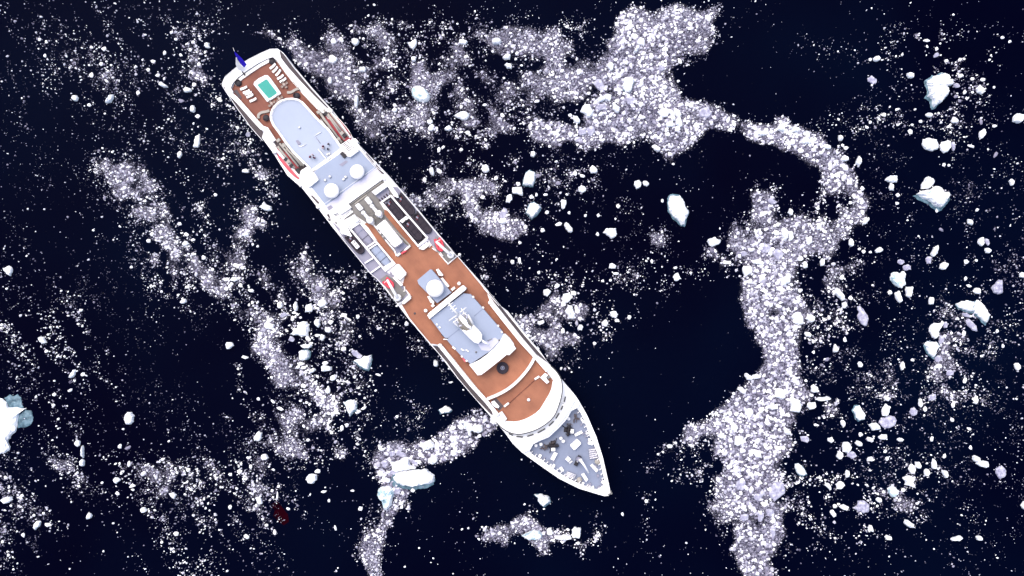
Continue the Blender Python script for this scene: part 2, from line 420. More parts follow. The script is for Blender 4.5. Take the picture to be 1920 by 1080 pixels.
# hand-traced floes: label, nickname used for neighbours, tone, height m, (origin x, y, zoom), outline
BIG = [
 ("largest ice floe, its flat white top cut by the left edge of the photo", "flat floe at the left edge", 'w', 1.5, (0, 720, 7.2),
  [(-200, 200), (40, 196), (95, 250), (120, 318), (350, 335), (262, 400), (232, 560), (235, 595), (170, 690), (110, 775), (148, 850), (80, 940), (-60, 990), (-220, 900), (-300, 600), (-280, 350)]),
 ("big snow covered floe with long lower lobe, left below the ship's bow shoulder", "big two part floe", 'w', 1.9, (680, 820, 7.717),
  [(440, 600), (490, 505), (640, 482), (780, 460), (910, 445), (960, 480), (1045, 545), (1035, 630), (960, 670), (880, 685), (800, 700), (650, 695), (580, 690), (500, 660)]),
 ("humped white floe pressed against the upper edge of the long lobed floe", "humped white floe", 'w', 1.7, (680, 820, 7.717),
  [(390, 345), (540, 330), (610, 280), (670, 285), (690, 390), (780, 430), (770, 455), (640, 476), (485, 498), (430, 470)]),
 ("pale blue teardrop iceberg, its narrow end pointing down, below the lobed floe", "blue teardrop berg", 'b', 2.4, (680, 820, 7.717),
  [(225, 765), (250, 722), (290, 705), (380, 700), (440, 740), (460, 800), (432, 880), (410, 990), (345, 1050), (302, 1020), (290, 950), (240, 880), (215, 820)]),
 ("large ragged white iceberg with knobbly outline in the upper right water", "ragged white berg", 'w', 3.0, (1650, 120, 10.667),
  [(1060, 235), (1140, 250), (1210, 210), (1265, 190), (1330, 220), (1365, 310), (1410, 325), (1440, 375), (1400, 440), (1320, 460), (1290, 500), (1330, 600), (1310, 660), (1250, 710), (1190, 790), (1070, 865), (1035, 835), (1025, 720), (930, 660), (980, 590), (960, 480), (920, 400), (930, 350), (1000, 300)]),
 ("pointed white iceberg with a bluish sloping beak, toward the right edge", "beaked berg", 'w', 2.6, (1690, 320, 13.5),
  [(355, 595), (600, 505), (740, 450), (820, 400), (960, 420), (1010, 520), (1100, 550), (1165, 540), (1200, 660), (1130, 750), (1060, 840), (1000, 925), (930, 935), (830, 915), (720, 800), (540, 715)]),
 ("rounded white block touching the top of the beaked iceberg", "rounded block", 'w', 1.6, (1690, 320, 13.5),
  [(640, 150), (700, 165), (790, 210), (815, 290), (790, 350), (720, 430), (640, 470), (490, 465), (490, 380), (540, 290), (600, 180)]),
 ("tall diamond shaped white floe alone in dark water right of midship", "diamond floe", 'w', 2.2, (1200, 300, 4),
  [(215, 290), (235, 267), (300, 270), (322, 300), (345, 360), (365, 385), (360, 412), (345, 440), (332, 490), (310, 490), (280, 455), (240, 420), (215, 380), (213, 330)]),
 ("compact white floe with a small right horn, left of the dense ice column", "horned floe", 'w', 1.3, (1200, 300, 4),
  [(500, 610), (520, 590), (560, 577), (582, 595), (608, 600), (600, 622), (570, 640), (540, 655), (520, 645), (512, 625)]),
 ("upright white block floe, upper of the two blocks right of the curved brash band", "upper block", 'w', 1.8, (760, 300, 4),
  [(905, 95), (930, 75), (965, 88), (977, 115), (970, 165), (955, 195), (920, 192), (883, 185), (890, 140)]),
 ("leaning white block floe, lower of the two blocks right of the curved brash band", "lower block", 'w', 1.8, (760, 300, 4),
  [(935, 325), (965, 317), (1000, 335), (1017, 355), (995, 395), (965, 425), (948, 440), (930, 415), (905, 395), (918, 360)]),
 ("grey and white rounded berg with a dark cleft in the upper brash field", "cleft berg", 'b', 1.9, (560, 60, 4),
  [(845, 452), (850, 428), (875, 408), (910, 405), (945, 425), (968, 450), (988, 482), (982, 508), (945, 530), (905, 525), (870, 508), (852, 480)]),
 ("teardrop shaped white floe with point to the left in the upper brash", "teardrop floe", 'w', 1.3, (560, 60, 4),
  [(1160, 630), (1190, 612), (1215, 598), (1250, 596), (1276, 612), (1280, 638), (1262, 658), (1235, 664), (1205, 650)]),
 ("white triangular floe near the top edge, right of the stern", "triangle floe", 'w', 1.0, (560, 60, 4),
  [(810, 82), (840, 80), (858, 62), (888, 66), (882, 105), (858, 134), (835, 118)]),
 ("heart shaped large white floe in the brash left of midship", "heart shaped floe", 'w', 1.7, (400, 560, 4),
  [(575, 268), (600, 242), (630, 220), (640, 185), (668, 170), (705, 175), (722, 195), (720, 240), (712, 280), (650, 278), (600, 276)]),
 ("squarish white floe directly below the heart shaped floe", "square floe", 'w', 1.4, (400, 560, 4),
  [(640, 400), (665, 386), (705, 385), (722, 400), (720, 440), (700, 458), (660, 460), (642, 448)]),
 ("white floe with a ragged grey tail to its upper left, left of the bow half", "tailed floe", 'w', 1.5, (400, 560, 4),
  [(1050, 466), (1080, 452), (1110, 448), (1130, 428), (1188, 420), (1190, 450), (1182, 480), (1165, 530), (1130, 522), (1100, 505), (1078, 480)]),
 ("wedge shaped white floe wider at its top, below the tailed floe", "wedge floe", 'w', 1.5, (400, 560, 4),
  [(980, 780), (1005, 762), (1060, 755), (1078, 790), (1070, 830), (1050, 845), (1025, 872), (1008, 840), (995, 805)]),
 ("flat white floe alone in dark water left of the ship's forward part", "flat lone floe", 'w', 1.0, (400, 560, 4),
  [(1692, 830), (1720, 818), (1745, 802), (1770, 815), (1790, 832), (1770, 850), (1735, 852), (1708, 862)]),
 ("white floe with a left horn, below the ship's bow", "floe below the bow", 'w', 1.5, (880, 760, 4),
  [(485, 665), (530, 660), (560, 672), (600, 682), (606, 715), (580, 738), (556, 756), (530, 735), (512, 712), (515, 690)]),
 ("white egg shaped floe right of the dense ice column near the bottom", "egg floe", 'w', 1.6, (1440, 760, 4),
  [(200, 440), (225, 433), (250, 450), (272, 482), (286, 512), (262, 525), (235, 522), (212, 500), (202, 470)]),
 ("large flat pale lavender floe inside the dense column near the bottom", "pale lavender floe", 'g', 0.6, (1400, 860, 10.8),
  [(555, 480), (640, 470), (760, 500), (770, 590), (780, 690), (720, 740), (650, 800), (560, 870), (500, 800), (435, 730), (470, 630), (500, 540)]),
 ("oval lavender grey floe with flat mottled top, lower right water", "oval grey floe", 'g', 0.5, (1440, 560, 4),
  [(830, 925), (850, 892), (900, 880), (945, 882), (966, 915), (950, 955), (905, 972), (860, 965)]),
 ("narrow grey floe with a white foot, right of the dense column's middle", "narrow grey floe", 'g', 0.6, (1440, 560, 4),
  [(665, 60), (690, 55), (712, 75), (740, 115), (755, 150), (745, 185), (735, 208), (712, 200), (690, 180), (672, 150), (668, 125), (680, 100)]),
 ("left slab of the cracked pair of white floes at the right side", "left slab", 'w', 1.5, (1440, 560, 4),
  [(1405, 40), (1450, 20), (1495, 10), (1540, 22), (1540, 92), (1500, 95), (1470, 85), (1425, 68)]),
 ("right slab of the cracked pair of white floes at the right side", "right slab", 'w', 1.6, (1440, 560, 4),
  [(1544, 25), (1570, 10), (1600, 35), (1630, 75), (1660, 128), (1632, 182), (1600, 160), (1545, 108)]),
 ("crescent shaped white floe, upper of two bulky floes at right", "crescent floe", 'w', 1.4, (1440, 560, 4),
  [(1205, 232), (1215, 200), (1245, 180), (1312, 178), (1290, 215), (1272, 245), (1268, 290), (1250, 302), (1225, 280)]),
 ("bulky white floe with tapering foot just below the crescent floe", "bulky floe", 'w', 1.5, (1440, 560, 4),
  [(1172, 342), (1190, 318), (1230, 320), (1262, 322), (1285, 352), (1262, 380), (1255, 420), (1238, 440), (1205, 415), (1185, 385)]),
 ("lumpy white floe pointing down right, right of the dense column's lower part", "lumpy floe", 'w', 1.3, (1440, 560, 4),
  [(635, 840), (650, 805), (685, 800), (700, 832), (728, 868), (722, 905), (680, 912), (655, 890), (648, 862)]),
 ("bluish white rounded floe in a cluster of pieces, right of the right hand lobe", "bluish round floe", 'b', 1.6, (1440, 300, 4),
  [(912, 880), (925, 845), (965, 838), (995, 860), (1022, 890), (1030, 935), (1000, 962), (960, 945), (930, 920)]),
 ("triangular lavender floe with dark hollow near the right edge", "hollow triangle floe", 'g', 1.0, (1440, 300, 4),
  [(1672, 955), (1700, 930), (1730, 897), (1755, 900), (1758, 950), (1755, 1000), (1720, 1010), (1690, 995)]),
 ("wide white floe, left one of a touching pair in the upper right water", "wide floe", 'w', 1.4, (1440, 60, 4),
  [(1150, 840), (1162, 805), (1210, 797), (1258, 808), (1278, 850), (1270, 880), (1225, 895), (1180, 885)]),
 ("square pale floe, right one of a touching pair in the upper right water", "square pale floe", 'w', 1.0, (1440, 60, 4),
  [(1284, 850), (1300, 825), (1340, 815), (1366, 818), (1370, 870), (1350, 895), (1318, 908), (1292, 885)]),
 ("brightest white block inside the dense brash mat at the upper right", "bright block", 'w', 1.6, (960, 60, 4),
  [(835, 350), (870, 340), (908, 345), (915, 380), (900, 425), (880, 460), (855, 450), (820, 410), (838, 385)]),
 ("white five sided floe at the left rim of the upper dense mat", "five sided floe", 'w', 1.5, (960, 60, 4),
  [(512, 600), (525, 565), (545, 540), (585, 545), (612, 598), (600, 630), (580, 648), (550, 622)]),
 ("bright white block in the dense column beside a second block, lower right", "column block", 'w', 1.6, (1440, 560, 4),
  [(165, 760), (190, 740), (238, 762), (246, 820), (235, 852), (195, 850), (160, 838), (170, 800)]),
 ("smaller bright block up left of the column block in the dense column", "smaller column block", 'w', 1.3, (1440, 560, 4),
  [(50, 700), (75, 668), (105, 675), (132, 710), (125, 745), (85, 750), (52, 735)]),
 ("four lobed white floe near the lower right, left of a grey lumpy strand", "lobed floe", 'w', 1.2, (1440, 760, 4),
  [(1004, 545), (1035, 528), (1075, 532), (1100, 550), (1085, 575), (1105, 620), (1075, 612), (1050, 600), (1022, 595), (1028, 572)]),
 ("grey speckled block floe near the lower edge, right of the dense column", "speckled block", 'g', 0.8, (1440, 760, 4),
  [(632, 770), (665, 750), (670, 715), (715, 712), (760, 745), (752, 800), (715, 812), (670, 790)]),
 ("oval white floe alone in dark water at the left", "lone oval floe", 'w', 1.3, (0, 560, 4),
  [(935, 905), (942, 870), (965, 848), (992, 850), (1010, 880), (1005, 920), (985, 940), (950, 942)]),
 ("frayed white floe by itself near the far left edge", "frayed floe", 'w', 0.9, (0, 330, 4),
  [(22, 690), (42, 688), (68, 672), (95, 690), (90, 730), (82, 752), (55, 735), (35, 712)]),
 ("long white bar shaped floe left of the ship's stern", "bar floe", 'w', 0.8, (0, 60, 4),
  [(1450, 862), (1458, 820), (1472, 778), (1498, 775), (1504, 805), (1498, 845), (1485, 868)]),
 ("white floe with smooth round corner left of the ship near the funnels", "floe by the funnels", 'w', 1.3, (480, 330, 4),
  [(22, 235), (40, 222), (62, 190), (80, 215), (120, 230), (122, 255), (95, 265), (62, 258)]),
]
for i, (lab, nick, tone, h, (ox, oy, s), pts) in enumerate(BIG):
    op = [(ox + X / s, oy + Y / s) for X, Y in pts]
    ob, cx, cy = put_floe(op, tone, h, "iceberg" if "berg" in lab else "ice_floe", 100 + i, 0.6 if tone == 'g' else 1.0)
    tag(ob, lab, "iceberg" if "berg" in lab else "ice floe", "larger floes in the brash ice")
    xs = [p[0] for p in op]; ys = [p[1] for p in op]
    if i in (1, 4, 5, 7, 9, 10, 15, 16, 17, 18, 19, 20, 24, 25, 27, 28, 33):
        rl = random.Random(i)
        sx, sy = rl.uniform(-.06, .06), rl.uniform(.0, .09)
        wid = max(p[0] for p in op) - min(p[0] for p in op)
        lp = [(cx + (x - cx) * rl.uniform(1.05, 1.16) + sx * wid, cy + (y - cy) * rl.uniform(1.05, 1.16) + sy * wid) for x, y in op]
        lo_, lx, ly = put_floe(lp, 't', .07, "submerged_ledge", 300 + i, .5)
        lo_.parent = ob; lo_.location = lo_.location - ob.location
    FLOES.append(dict(x=cx, y=cy, w=max(xs) - min(xs), h=max(ys) - min(ys), nick=nick, big=True))
    ice_footprints.append((cx, cy, 0.36 * (max(xs) - min(xs) + max(ys) - min(ys)) / 2))
# submerged blue feet of the floe at the left edge, and the beaked berg's sloping faces, their shade painted in blue and grey tones: parts of their floes
def foot(parent, name, pts, ox, oy, s, tone, h):
    op = [(ox + X / s, oy + Y / s) for X, Y in pts]
    ob, cx, cy = put_floe(op, tone, h, name, len(pts) * 7, 0.8)
    ob.parent = parent
    ob.location = ob.location - parent.location
    return ob
flo = {o["label"]: o for o in col.objects if "label" in o}
big_left = flo[BIG[0][0]]
tag(foot(big_left, "submerged_foot", [(60, 190), (130, 140), (190, 165), (240, 135), (290, 190), (300, 270), (325, 318), (180, 328), (120, 312), (90, 250)], 0, 720, 7.2, 't', 0.12), "blue wet ledge at the upper edge")
tag(foot(big_left, "submerged_foot", [(350, 345), (430, 360), (450, 450), (430, 540), (330, 590), (240, 595), (235, 520), (262, 410)], 0, 720, 7.2, 't', 0.12), "blue wet ledge at the right edge")
foot(flo[BIG[5][0]], "shade_toned_face", [(380, 600), (600, 520), (740, 470), (800, 470), (760, 560), (640, 640), (560, 650)], 1690, 320, 13.5, 'b', 2.3)
foot(flo[BIG[5][0]], "shade_toned_face", [(740, 800), (880, 760), (960, 925), (840, 905)], 1690, 320, 13.5, 'g', 1.9)
foot(flo[BIG[16][0]], "ragged_tail", [(1030, 378), (1060, 385), (1085, 400), (1120, 425), (1105, 450), (1075, 445), (1060, 415)], 400, 560, 4, 'g', 0.5)

# smaller floes that still stand out: x, y, w, h in photo pixels, turn (deg, clockwise), tone
SMALL = """
1201 79 13 14 0 w|1145 124 12 17 10 w|1125 159 15 27 -35 g|1080 224 11 18 -30 w|1127 186 20 10 -10 w|1140 183 16 11 25 w|1155 204 12 22 -35 w|1244 211 20 15 0 w
1258 211 8 17 -55 w|1270 212 9 17 -30 w|1261 222 8 14 -20 w|1272 229 11 18 -10 w|1255 234 15 12 0 w|1264 241 10 8 0 w|1182 188 18 17 0 g|1127 201 24 13 -10 g|1241 128 14 12 20 g
1231 278 18 9 25 w|1257 289 10 9 0 w|1108 246 14 18 0 g|1091 248 15 14 0 g|1085 262 12 10 0 g|1113 319 14 16 -20 w|999 289 10 12 0 w|1194 92 7 16 25 w|1322 210 24 20 0 g
1426 250 16 11 20 w|1277 196 13 7 -5 w|1237 147 10 8 30 w|1246 164 10 10 0 w|1007 190 12 7 -25 w|1085 135 9 11 0 w|1069 216 10 7 0 w|1376 217 6 7 0 w
1837 170 15 18 20 w|1635 150 19 13 25 g|1705 142 14 10 0 w|1787 275 8 20 0 g|1707 247 10 9 0 w|1908 222 20 17 0 w|1789 226 13 12 -40 w|1741 216 13 9 15 w|1575 259 8 14 -10 w
1586 278 9 8 0 w|1580 273 6 7 0 w|1609 303 9 18 10 w|1584 297 13 12 0 w|1841 251 9 20 25 w|1840 229 7 10 0 g|1821 274 13 6 15 w|1867 290 7 13 30 g|1464 241 17 14 0 w
1510 265 16 13 20 w|1491 244 18 11 0 w|1550 275 15 9 30 w|1801 142 11 7 -10 w|1823 148 8 7 0 w|1842 149 9 7 0 w|1792 181 9 8 0 g|1809 173 8 8 0 w|1799 189 9 8 20 g|1793 161 14 9 0 g
1643 110 13 10 -20 w|1632 112 7 6 0 w|1756 92 7 8 0 w|1755 103 13 8 -30 g|1774 114 8 7 0 w|1737 76 13 6 0 w|1779 237 10 6 -20 w|1726 228 8 6 0 w|1865 236 9 6 -10 w|1657 215 11 8 0 w
1632 229 7 7 0 w|1625 239 7 6 0 w|1770 309 7 7 0 w|1779 310 7 5 10 w|1879 71 8 6 0 w|1893 78 7 6 0 w
1672 336 21 13 -8 w|1671 351 9 14 -10 w|1683 366 8 8 0 w|1682 381 9 6 0 w|1756 395 6 11 -20 w|1817 416 8 13 -25 w|1896 341 10 13 -10 w|1765 431 9 7 30 g|1839 453 13 16 0 w|1851 454 8 13 -20 g
1852 470 11 9 0 w|1752 470 9 21 25 w|1741 487 10 14 0 g|1769 499 16 17 0 w|1812 491 10 9 30 w|1700 502 18 12 0 g|1690 492 14 10 0 g|1692 516 10 15 15 w|1704 546 13 19 10 w|1684 557 12 23 -25 w
1669 548 9 9 0 w|1831 546 11 12 0 w|1810 522 6 8 0 w|1817 536 10 6 20 w|1746 564 10 15 0 w|1916 516 11 12 0 w|1648 469 13 11 -20 w|1619 472 9 7 0 w|1632 473 6 6 0 w|1611 467 6 6 0 w
1832 394 8 6 -20 w|1822 610 13 28 -50 g|1812 591 15 8 15 g|1759 673 14 15 0 g|1757 686 15 9 -10 w|1781 699 15 12 20 g|1809 714 8 12 10 w|1566 654 11 16 10 w|1612 683 10 10 0 w|1691 686 10 14 0 w
1711 675 8 6 0 w|1659 769 14 23 20 w|1639 800 20 14 20 w|1713 771 15 14 30 g|1725 756 8 15 0 w|1735 767 8 11 0 w|1662 747 9 13 -25 w|1655 819 16 11 0 w|1630 824 14 9 10 w
1527 730 14 16 0 w|1521 761 17 14 -10 w|1542 747 28 7 -4 w|1549 674 12 8 -10 g|1515 627 12 9 20 w|1584 637 8 10 0 w|1583 572 10 10 0 w|1496 597 18 22 -30 w|1520 597 17 14 10 w
1747 745 15 15 0 g|1787 760 8 11 -15 w|1829 751 8 13 0 w|1907 687 12 13 0 w|1747 823 8 12 0 w|1817 804 10 6 20 w|1785 787 8 8 0 w|1870 621 7 7 0 w|1880 649 6 8 0 w|1807 625 8 11 0 w
1773 609 10 11 0 g|1765 637 10 14 0 g|1509 823 17 11 15 g|1580 794 8 13 -10 w|1614 814 9 7 0 w
1576 909 16 17 0 w|1552 910 8 17 -40 w|1588 888 8 13 0 w|1586 838 17 18 -30 w|1574 853 12 15 0 w|1597 853 16 14 0 g|1631 861 12 9 0 w|1663 860 7 10 15 w|1710 879 13 17 0 w|1720 872 9 14 -15 w
1737 886 11 13 0 w|1751 870 10 18 -10 w|1771 855 9 9 0 w|1771 888 9 14 -20 w|1694 919 9 9 0 w|1673 921 17 21 -30 b|1647 937 12 10 0 w|1582 951 17 9 20 w|1566 949 9 8 0 w|1562 963 8 14 -40 w
1829 860 16 12 20 w|1842 869 21 12 15 w|1875 885 19 21 0 g|1820 839 7 11 -10 w|1702 981 20 12 30 w|1632 991 10 12 0 w|1665 1008 14 9 15 w|1793 1009 22 8 -15 w|1835 1009 13 9 20 w|1918 947 9 13 0 w
1610 831 13 9 20 w|1557 825 12 10 0 w|1687 824 12 9 10 w
1030 996 12 15 0 w|1080 999 17 22 0 w|1056 1006 28 11 0 w|1000 1002 36 17 0 b|1167 964 6 9 -25 w|1212 940 8 7 30 w|1255 836 13 8 -10 w
1405 772 15 16 0 w|1385 826 15 20 0 w|1377 801 13 13 0 w|1352 817 12 10 0 w|1420 850 14 13 0 w|1388 908 21 20 0 g|1425 967 12 20 5 g|1444 961 17 14 0 g|1396 970 15 14 0 g|1421 931 15 14 0 g
1450 998 11 22 0 g|1347 900 7 11 -20 w|1475 808 10 16 -35 w|1449 763 16 10 10 w|1403 707 18 10 30 w|1418 706 14 9 0 w|1390 731 17 10 35 w
1400 508 19 18 0 w|1471 527 17 18 0 w|1459 477 19 20 0 g|1423 492 20 9 20 w|1360 492 12 8 0 w|1395 476 12 10 0 g|1470 438 13 20 0 w|1455 437 11 12 0 w|1482 443 10 15 0 w|1517 452 11 12 0 w
1535 426 12 10 0 w|1595 455 10 14 0 w|1482 397 9 11 0 w|1447 378 17 11 20 g|1442 415 6 12 -20 w|1435 466 19 18 0 g|1412 490 10 8 0 w|1500 485 11 9 0 w|1509 496 8 13 0 w|1440 508 13 7 0 w
1574 553 12 26 -35 w|1541 492 9 12 0 w|1500 545 9 9 0 w|1595 559 10 8 30 w|1621 415 8 16 15 w|1579 520 9 10 30 w|1617 354 9 9 0 w|1611 361 10 8 0 w|1601 367 8 8 0 w|1617 397 11 8 15 w|1595 380 8 8 0 w
911 316 13 15 0 w|971 358 21 16 10 w|955 372 14 14 0 w|944 400 14 22 25 g|942 415 13 12 0 w|810 322 9 17 -15 w|796 337 9 8 0 w|1092 354 13 14 0 w|1057 383 9 18 0 w|1146 437 24 19 20 w
1066 427 10 19 -40 w|1047 420 14 7 -10 w|1017 432 9 8 0 w|1196 346 14 15 0 w|1211 344 11 11 0 w|1149 499 13 11 10 w|1078 325 8 11 0 w|1092 330 12 7 25 w|996 369 10 8 0 w|1047 344 10 9 0 g
930 334 9 9 0 w|972 345 9 8 0 w|1026 398 8 7 0 w|974 489 6 15 0 w|961 491 7 9 10 w|1159 387 8 9 -20 w|975 455 7 7 0 w|1155 513 12 5 5 w|1222 490 7 8 0 w|885 407 8 9 0 w|985 426 7 11 20 w
1067 399 7 7 0 w|1098 404 7 7 0 w|1122 404 6 8 0 w|1120 439 7 8 0 w|1010 511 6 7 0 w|1062 559 16 20 20 w|1006 365 6 8 0 w|1023 365 10 5 5 w|905 370 9 7 0 w|1269 519 13 14 -20 w|1242 377 6 8 -20 w|1266 502 8 5 0 w
1069 585 16 24 -20 w|1151 590 14 12 20 w|1025 549 14 14 0 w|1135 606 12 11 0 w|1014 605 13 8 -15 w|1088 614 10 10 0 w|1115 644 7 7 0 w|1055 621 8 11 0 w|1180 595 7 9 0 w|1045 536 11 8 0 w|1156 601 9 8 0 w
1130 527 6 6 0 w|1075 550 11 10 0 w|667 79 14 13 0 w|869 79 15 12 0 w|931 78 20 13 0 w|625 78 12 13 0 w|624 112 15 14 20 w|776 111 10 12 -20 w|951 107 16 11 -25 w|954 125 15 11 20 w
680 130 13 11 0 w|668 191 8 23 5 w|805 229 11 11 0 w|809 239 11 13 0 w|740 207 11 9 0 w|740 197 9 7 0 w|876 189 13 7 20 w|909 197 9 5 0 w|877 249 10 9 0 w|840 241 15 10 -20 w
823 281 7 12 10 w|831 276 8 6 -30 w|865 281 8 7 0 w|962 87 10 7 -15 w|985 90 11 7 0 w|619 151 8 14 0 w|994 239 7 14 0 w|641 114 8 7 0 w|654 129 9 7 0 w|942 216 8 11 -20 w|736 170 7 9 0 w|675 207 8 11 30 w
195 92 9 9 0 w|171 141 9 9 0 w|190 120 7 10 0 w|306 159 20 9 30 w|207 186 9 19 40 w|141 185 11 10 0 w|337 290 9 11 0 w|364 159 8 10 0 w|352 169 14 10 0 w|296 141 10 7 -15 w|340 189 12 8 10 g
362 205 9 13 0 w|370 218 10 8 0 w|259 174 8 9 0 w|287 115 10 7 0 w|461 321 13 8 15 w|465 252 10 11 -20 g|167 197 8 7 0 w|85 105 6 8 0 w|75 74 6 7 0 w|87 79 6 7 0 w|172 89 7 6 0 w|389 86 10 11 0 w
357 94 8 7 0 w|309 99 6 10 20 w|362 79 10 6 -10 w|330 74 7 6 0 w|196 371 7 10 10 g|337 420 8 7 0 w|349 440 9 8 0 w|348 457 12 10 -20 w|315 464 12 6 0 w|246 501 8 6 -30 w|461 439 13 8 -20 w
440 523 15 9 10 w|425 524 12 8 0 w|441 497 10 9 0 w|362 450 10 6 0 w|345 565 13 8 -30 w|382 483 8 9 0 w|279 452 9 9 0 w|471 545 12 6 10 w|152 582 9 6 0 w|404 365 8 6 -10 w
80 638 9 17 -45 w|430 648 16 14 0 w|132 732 11 6 -15 w|137 701 9 16 35 w|102 740 8 8 0 w|155 702 9 8 -30 w|460 670 14 7 10 w|100 760 7 7 0 w|15 937 21 13 -15 w|168 967 9 12 25 w|70 984 9 16 35 w
90 984 14 7 10 w|146 831 9 12 20 w|156 847 5 20 0 w|155 867 9 14 -20 w|219 900 13 11 0 w|248 911 13 7 -20 w|242 870 6 13 0 w|225 837 7 10 20 w|240 840 13 7 -30 g|352 881 8 8 0 w|449 884 10 8 -20 w
432 890 8 7 0 w|325 928 13 10 35 w|431 951 8 10 0 w|270 956 11 10 0 w|44 1003 7 10 0 w|330 1000 9 10 -30 w|462 1006 11 8 30 w|305 861 10 6 -15 w|220 925 9 9 0 w
667 662 16 10 30 g|579 577 16 17 0 w|604 569 16 15 0 w|506 599 12 8 0 w|505 612 18 12 10 w|595 606 10 14 0 w|620 604 11 9 0 w|615 618 13 10 0 w|575 649 21 8 -5 w|605 633 11 12 0 w|595 629 12 6 -10 w
547 636 12 12 0 g|577 634 8 11 0 w|549 597 7 11 15 w|646 591 11 8 0 w|671 594 8 8 0 w|532 591 17 8 -20 g|525 572 11 13 0 w|555 575 8 16 -10 w|552 586 9 6 0 w|611 691 19 11 0 w|610 681 12 7 -20 w
625 708 11 11 0 w|644 654 11 9 0 w|615 731 9 13 15 w|625 746 7 14 0 w|525 766 14 7 25 w|485 817 12 19 35 w|641 803 8 12 15 w|630 772 11 9 0 w|682 765 12 6 -30 w|672 772 10 6 -15 w|744 781 7 6 0 w
565 682 12 8 -15 w|762 607 9 9 0 w|817 681 10 14 20 w|512 753 11 6 30 w|710 703 11 5 20 w|845 717 11 4 -5 w|585 695 13 8 -20 w|485 748 7 6 0 w|584 896 18 18 0 w|596 884 12 8 0 w|496 856 15 12 0 w
802 834 24 18 -15 w|820 832 10 8 0 w|821 844 11 9 30 w|812 863 20 16 -10 w|881 801 15 18 0 w|897 804 20 16 0 w|874 796 10 13 0 b|852 850 11 8 -45 w|774 919 10 9 0 w|676 954 9 9 0 w|607 922 11 5 -15 w
661 920 9 4 0 w|617 939 6 8 0 w|629 990 5 11 -10 w|515 998 7 10 -20 w|520 930 4 17 5 w|486 938 9 15 -20 w|709 995 9 10 15 w|726 900 11 11 0 w|850 822 12 12 0 w|540 954 8 6 0 w|470 875 7 8 0 w
735 850 12 11 0 g|722 870 11 13 0 g|737 885 14 9 0 g|752 852 22 11 15 g|778 868 14 9 30 g|745 920 13 12 0 g|722 888 9 9 0 w|730 862 8 9 0 w
""".replace("\n", "|")
def blob(w, h, turn, r):
    n = r.choice((6, 7, 7, 8, 9))
    k = r.uniform(2.0, 3.6)
    ph = r.uniform(0, 6.28)
    out = []
    corners = [1.06 + r.uniform(-.30, .16) for _ in range(n)]
    for i in range(n):
        t = 2 * math.pi * i / n + r.uniform(-.26, .26) + ph
        c, s = math.cos(t), math.sin(t)
        rad = (abs(c) ** k + abs(s) ** k) ** (-1 / k) * corners[i]
        x, y = c * rad * w / 2, s * rad * h / 2
        a = math.radians(turn)
        out.append((x * math.cos(a) - y * math.sin(a), x * math.sin(a) + y * math.cos(a)))
    return out
small = []
for e in SMALL.split("|"):
    e = e.split()
    if len(e) == 6: small.append((float(e[0]), float(e[1]), float(e[2]), float(e[3]), float(e[4]), e[5]))
small.sort(key=lambda q: -q[2] * q[3])
N_SINGLE = 300 - len(BIG)
singles, rest = small[:N_SINGLE], small[N_SINGLE:]
DIRS = ["right", "lower right", "below", "lower left", "left", "upper left", "above", "upper right"]
def direction(dx, dy):
    return int(round(math.atan2(dy, dx) / (math.pi / 4))) % 8
def describe(x, y, w, h, turn, tone):
    m, q = max(w, h), min(w, h)
    size = "large" if m >= 20 else "medium" if m >= 13 else "small"
    shape = "bar shaped" if m / q > 2.2 else "elongated" if m / q > 1.55 else "compact"
    return f"{size} {shape} {dict(w='white', g='grey', b='bluish')[tone]}"
LM = [f for f in FLOES] + [
    dict(x=450, y=118, w=20, h=30, nick="ship's flag", big=True), dict(x=1143, y=928, w=20, h=20, nick="ship's bow tip", big=True),
    dict(x=640, y=240, w=30, h=60, nick="coral lifeboat on the ship's right side", big=True), dict(x=530, y=305, w=30, h=60, nick="coral lifeboat on the ship's left side", big=True),
    dict(x=850, y=481, w=10, h=10, nick="red rescue boat on the ship's right side", big=True), dict(x=735, y=550, w=10, h=10, nick="red rescue boat on the ship's left side", big=True)]
LMX = [("top edge", 0)]
def relation(x, y, lm):
    dx, dy = x - lm["x"], y - lm["y"]
    d = math.hypot(dx, dy)
    gap = d - 0.25 * (lm["w"] + lm["h"])
    k = direction(dx, dy)
    near = "touching" if gap < 8 else "just" if gap < 30 else "close" if gap < 70 else "some way" if gap < 140 else "far"
    dd = DIRS[k]
    if near == "touching": return f"near touching the {lm['nick']}, on its {('right side','lower right','lower side','lower left','left side','upper left','upper side','upper right')[k]}", d
    if dd in ("above", "below"): return f"{near} {dd} the {lm['nick']}", d
    return f"{near} {dd} of the {lm['nick']}", d
pend = []
for i, (x, y, w, h, a, t) in enumerate(singles):
    r = random.Random(1000 + i)
    op = [(x + u, y + v) for u, v in blob(w * 1.04, h * 1.04, a, r)]
    m = max(w, h)
    hh = {'w': 0.25 + 0.055 * m, 'b': 0.25 + 0.05 * m, 'g': 0.15 + 0.015 * m}[t] * r.uniform(.75, 1.25)
    ob, cx, cy = put_floe(op, t, hh, "ice_floe", 1000 + i)
    ice_footprints.append((cx, cy, 0.34 * (w + h) / 2))
    pend.append((ob, x, y, w, h, a, t))
used = set()
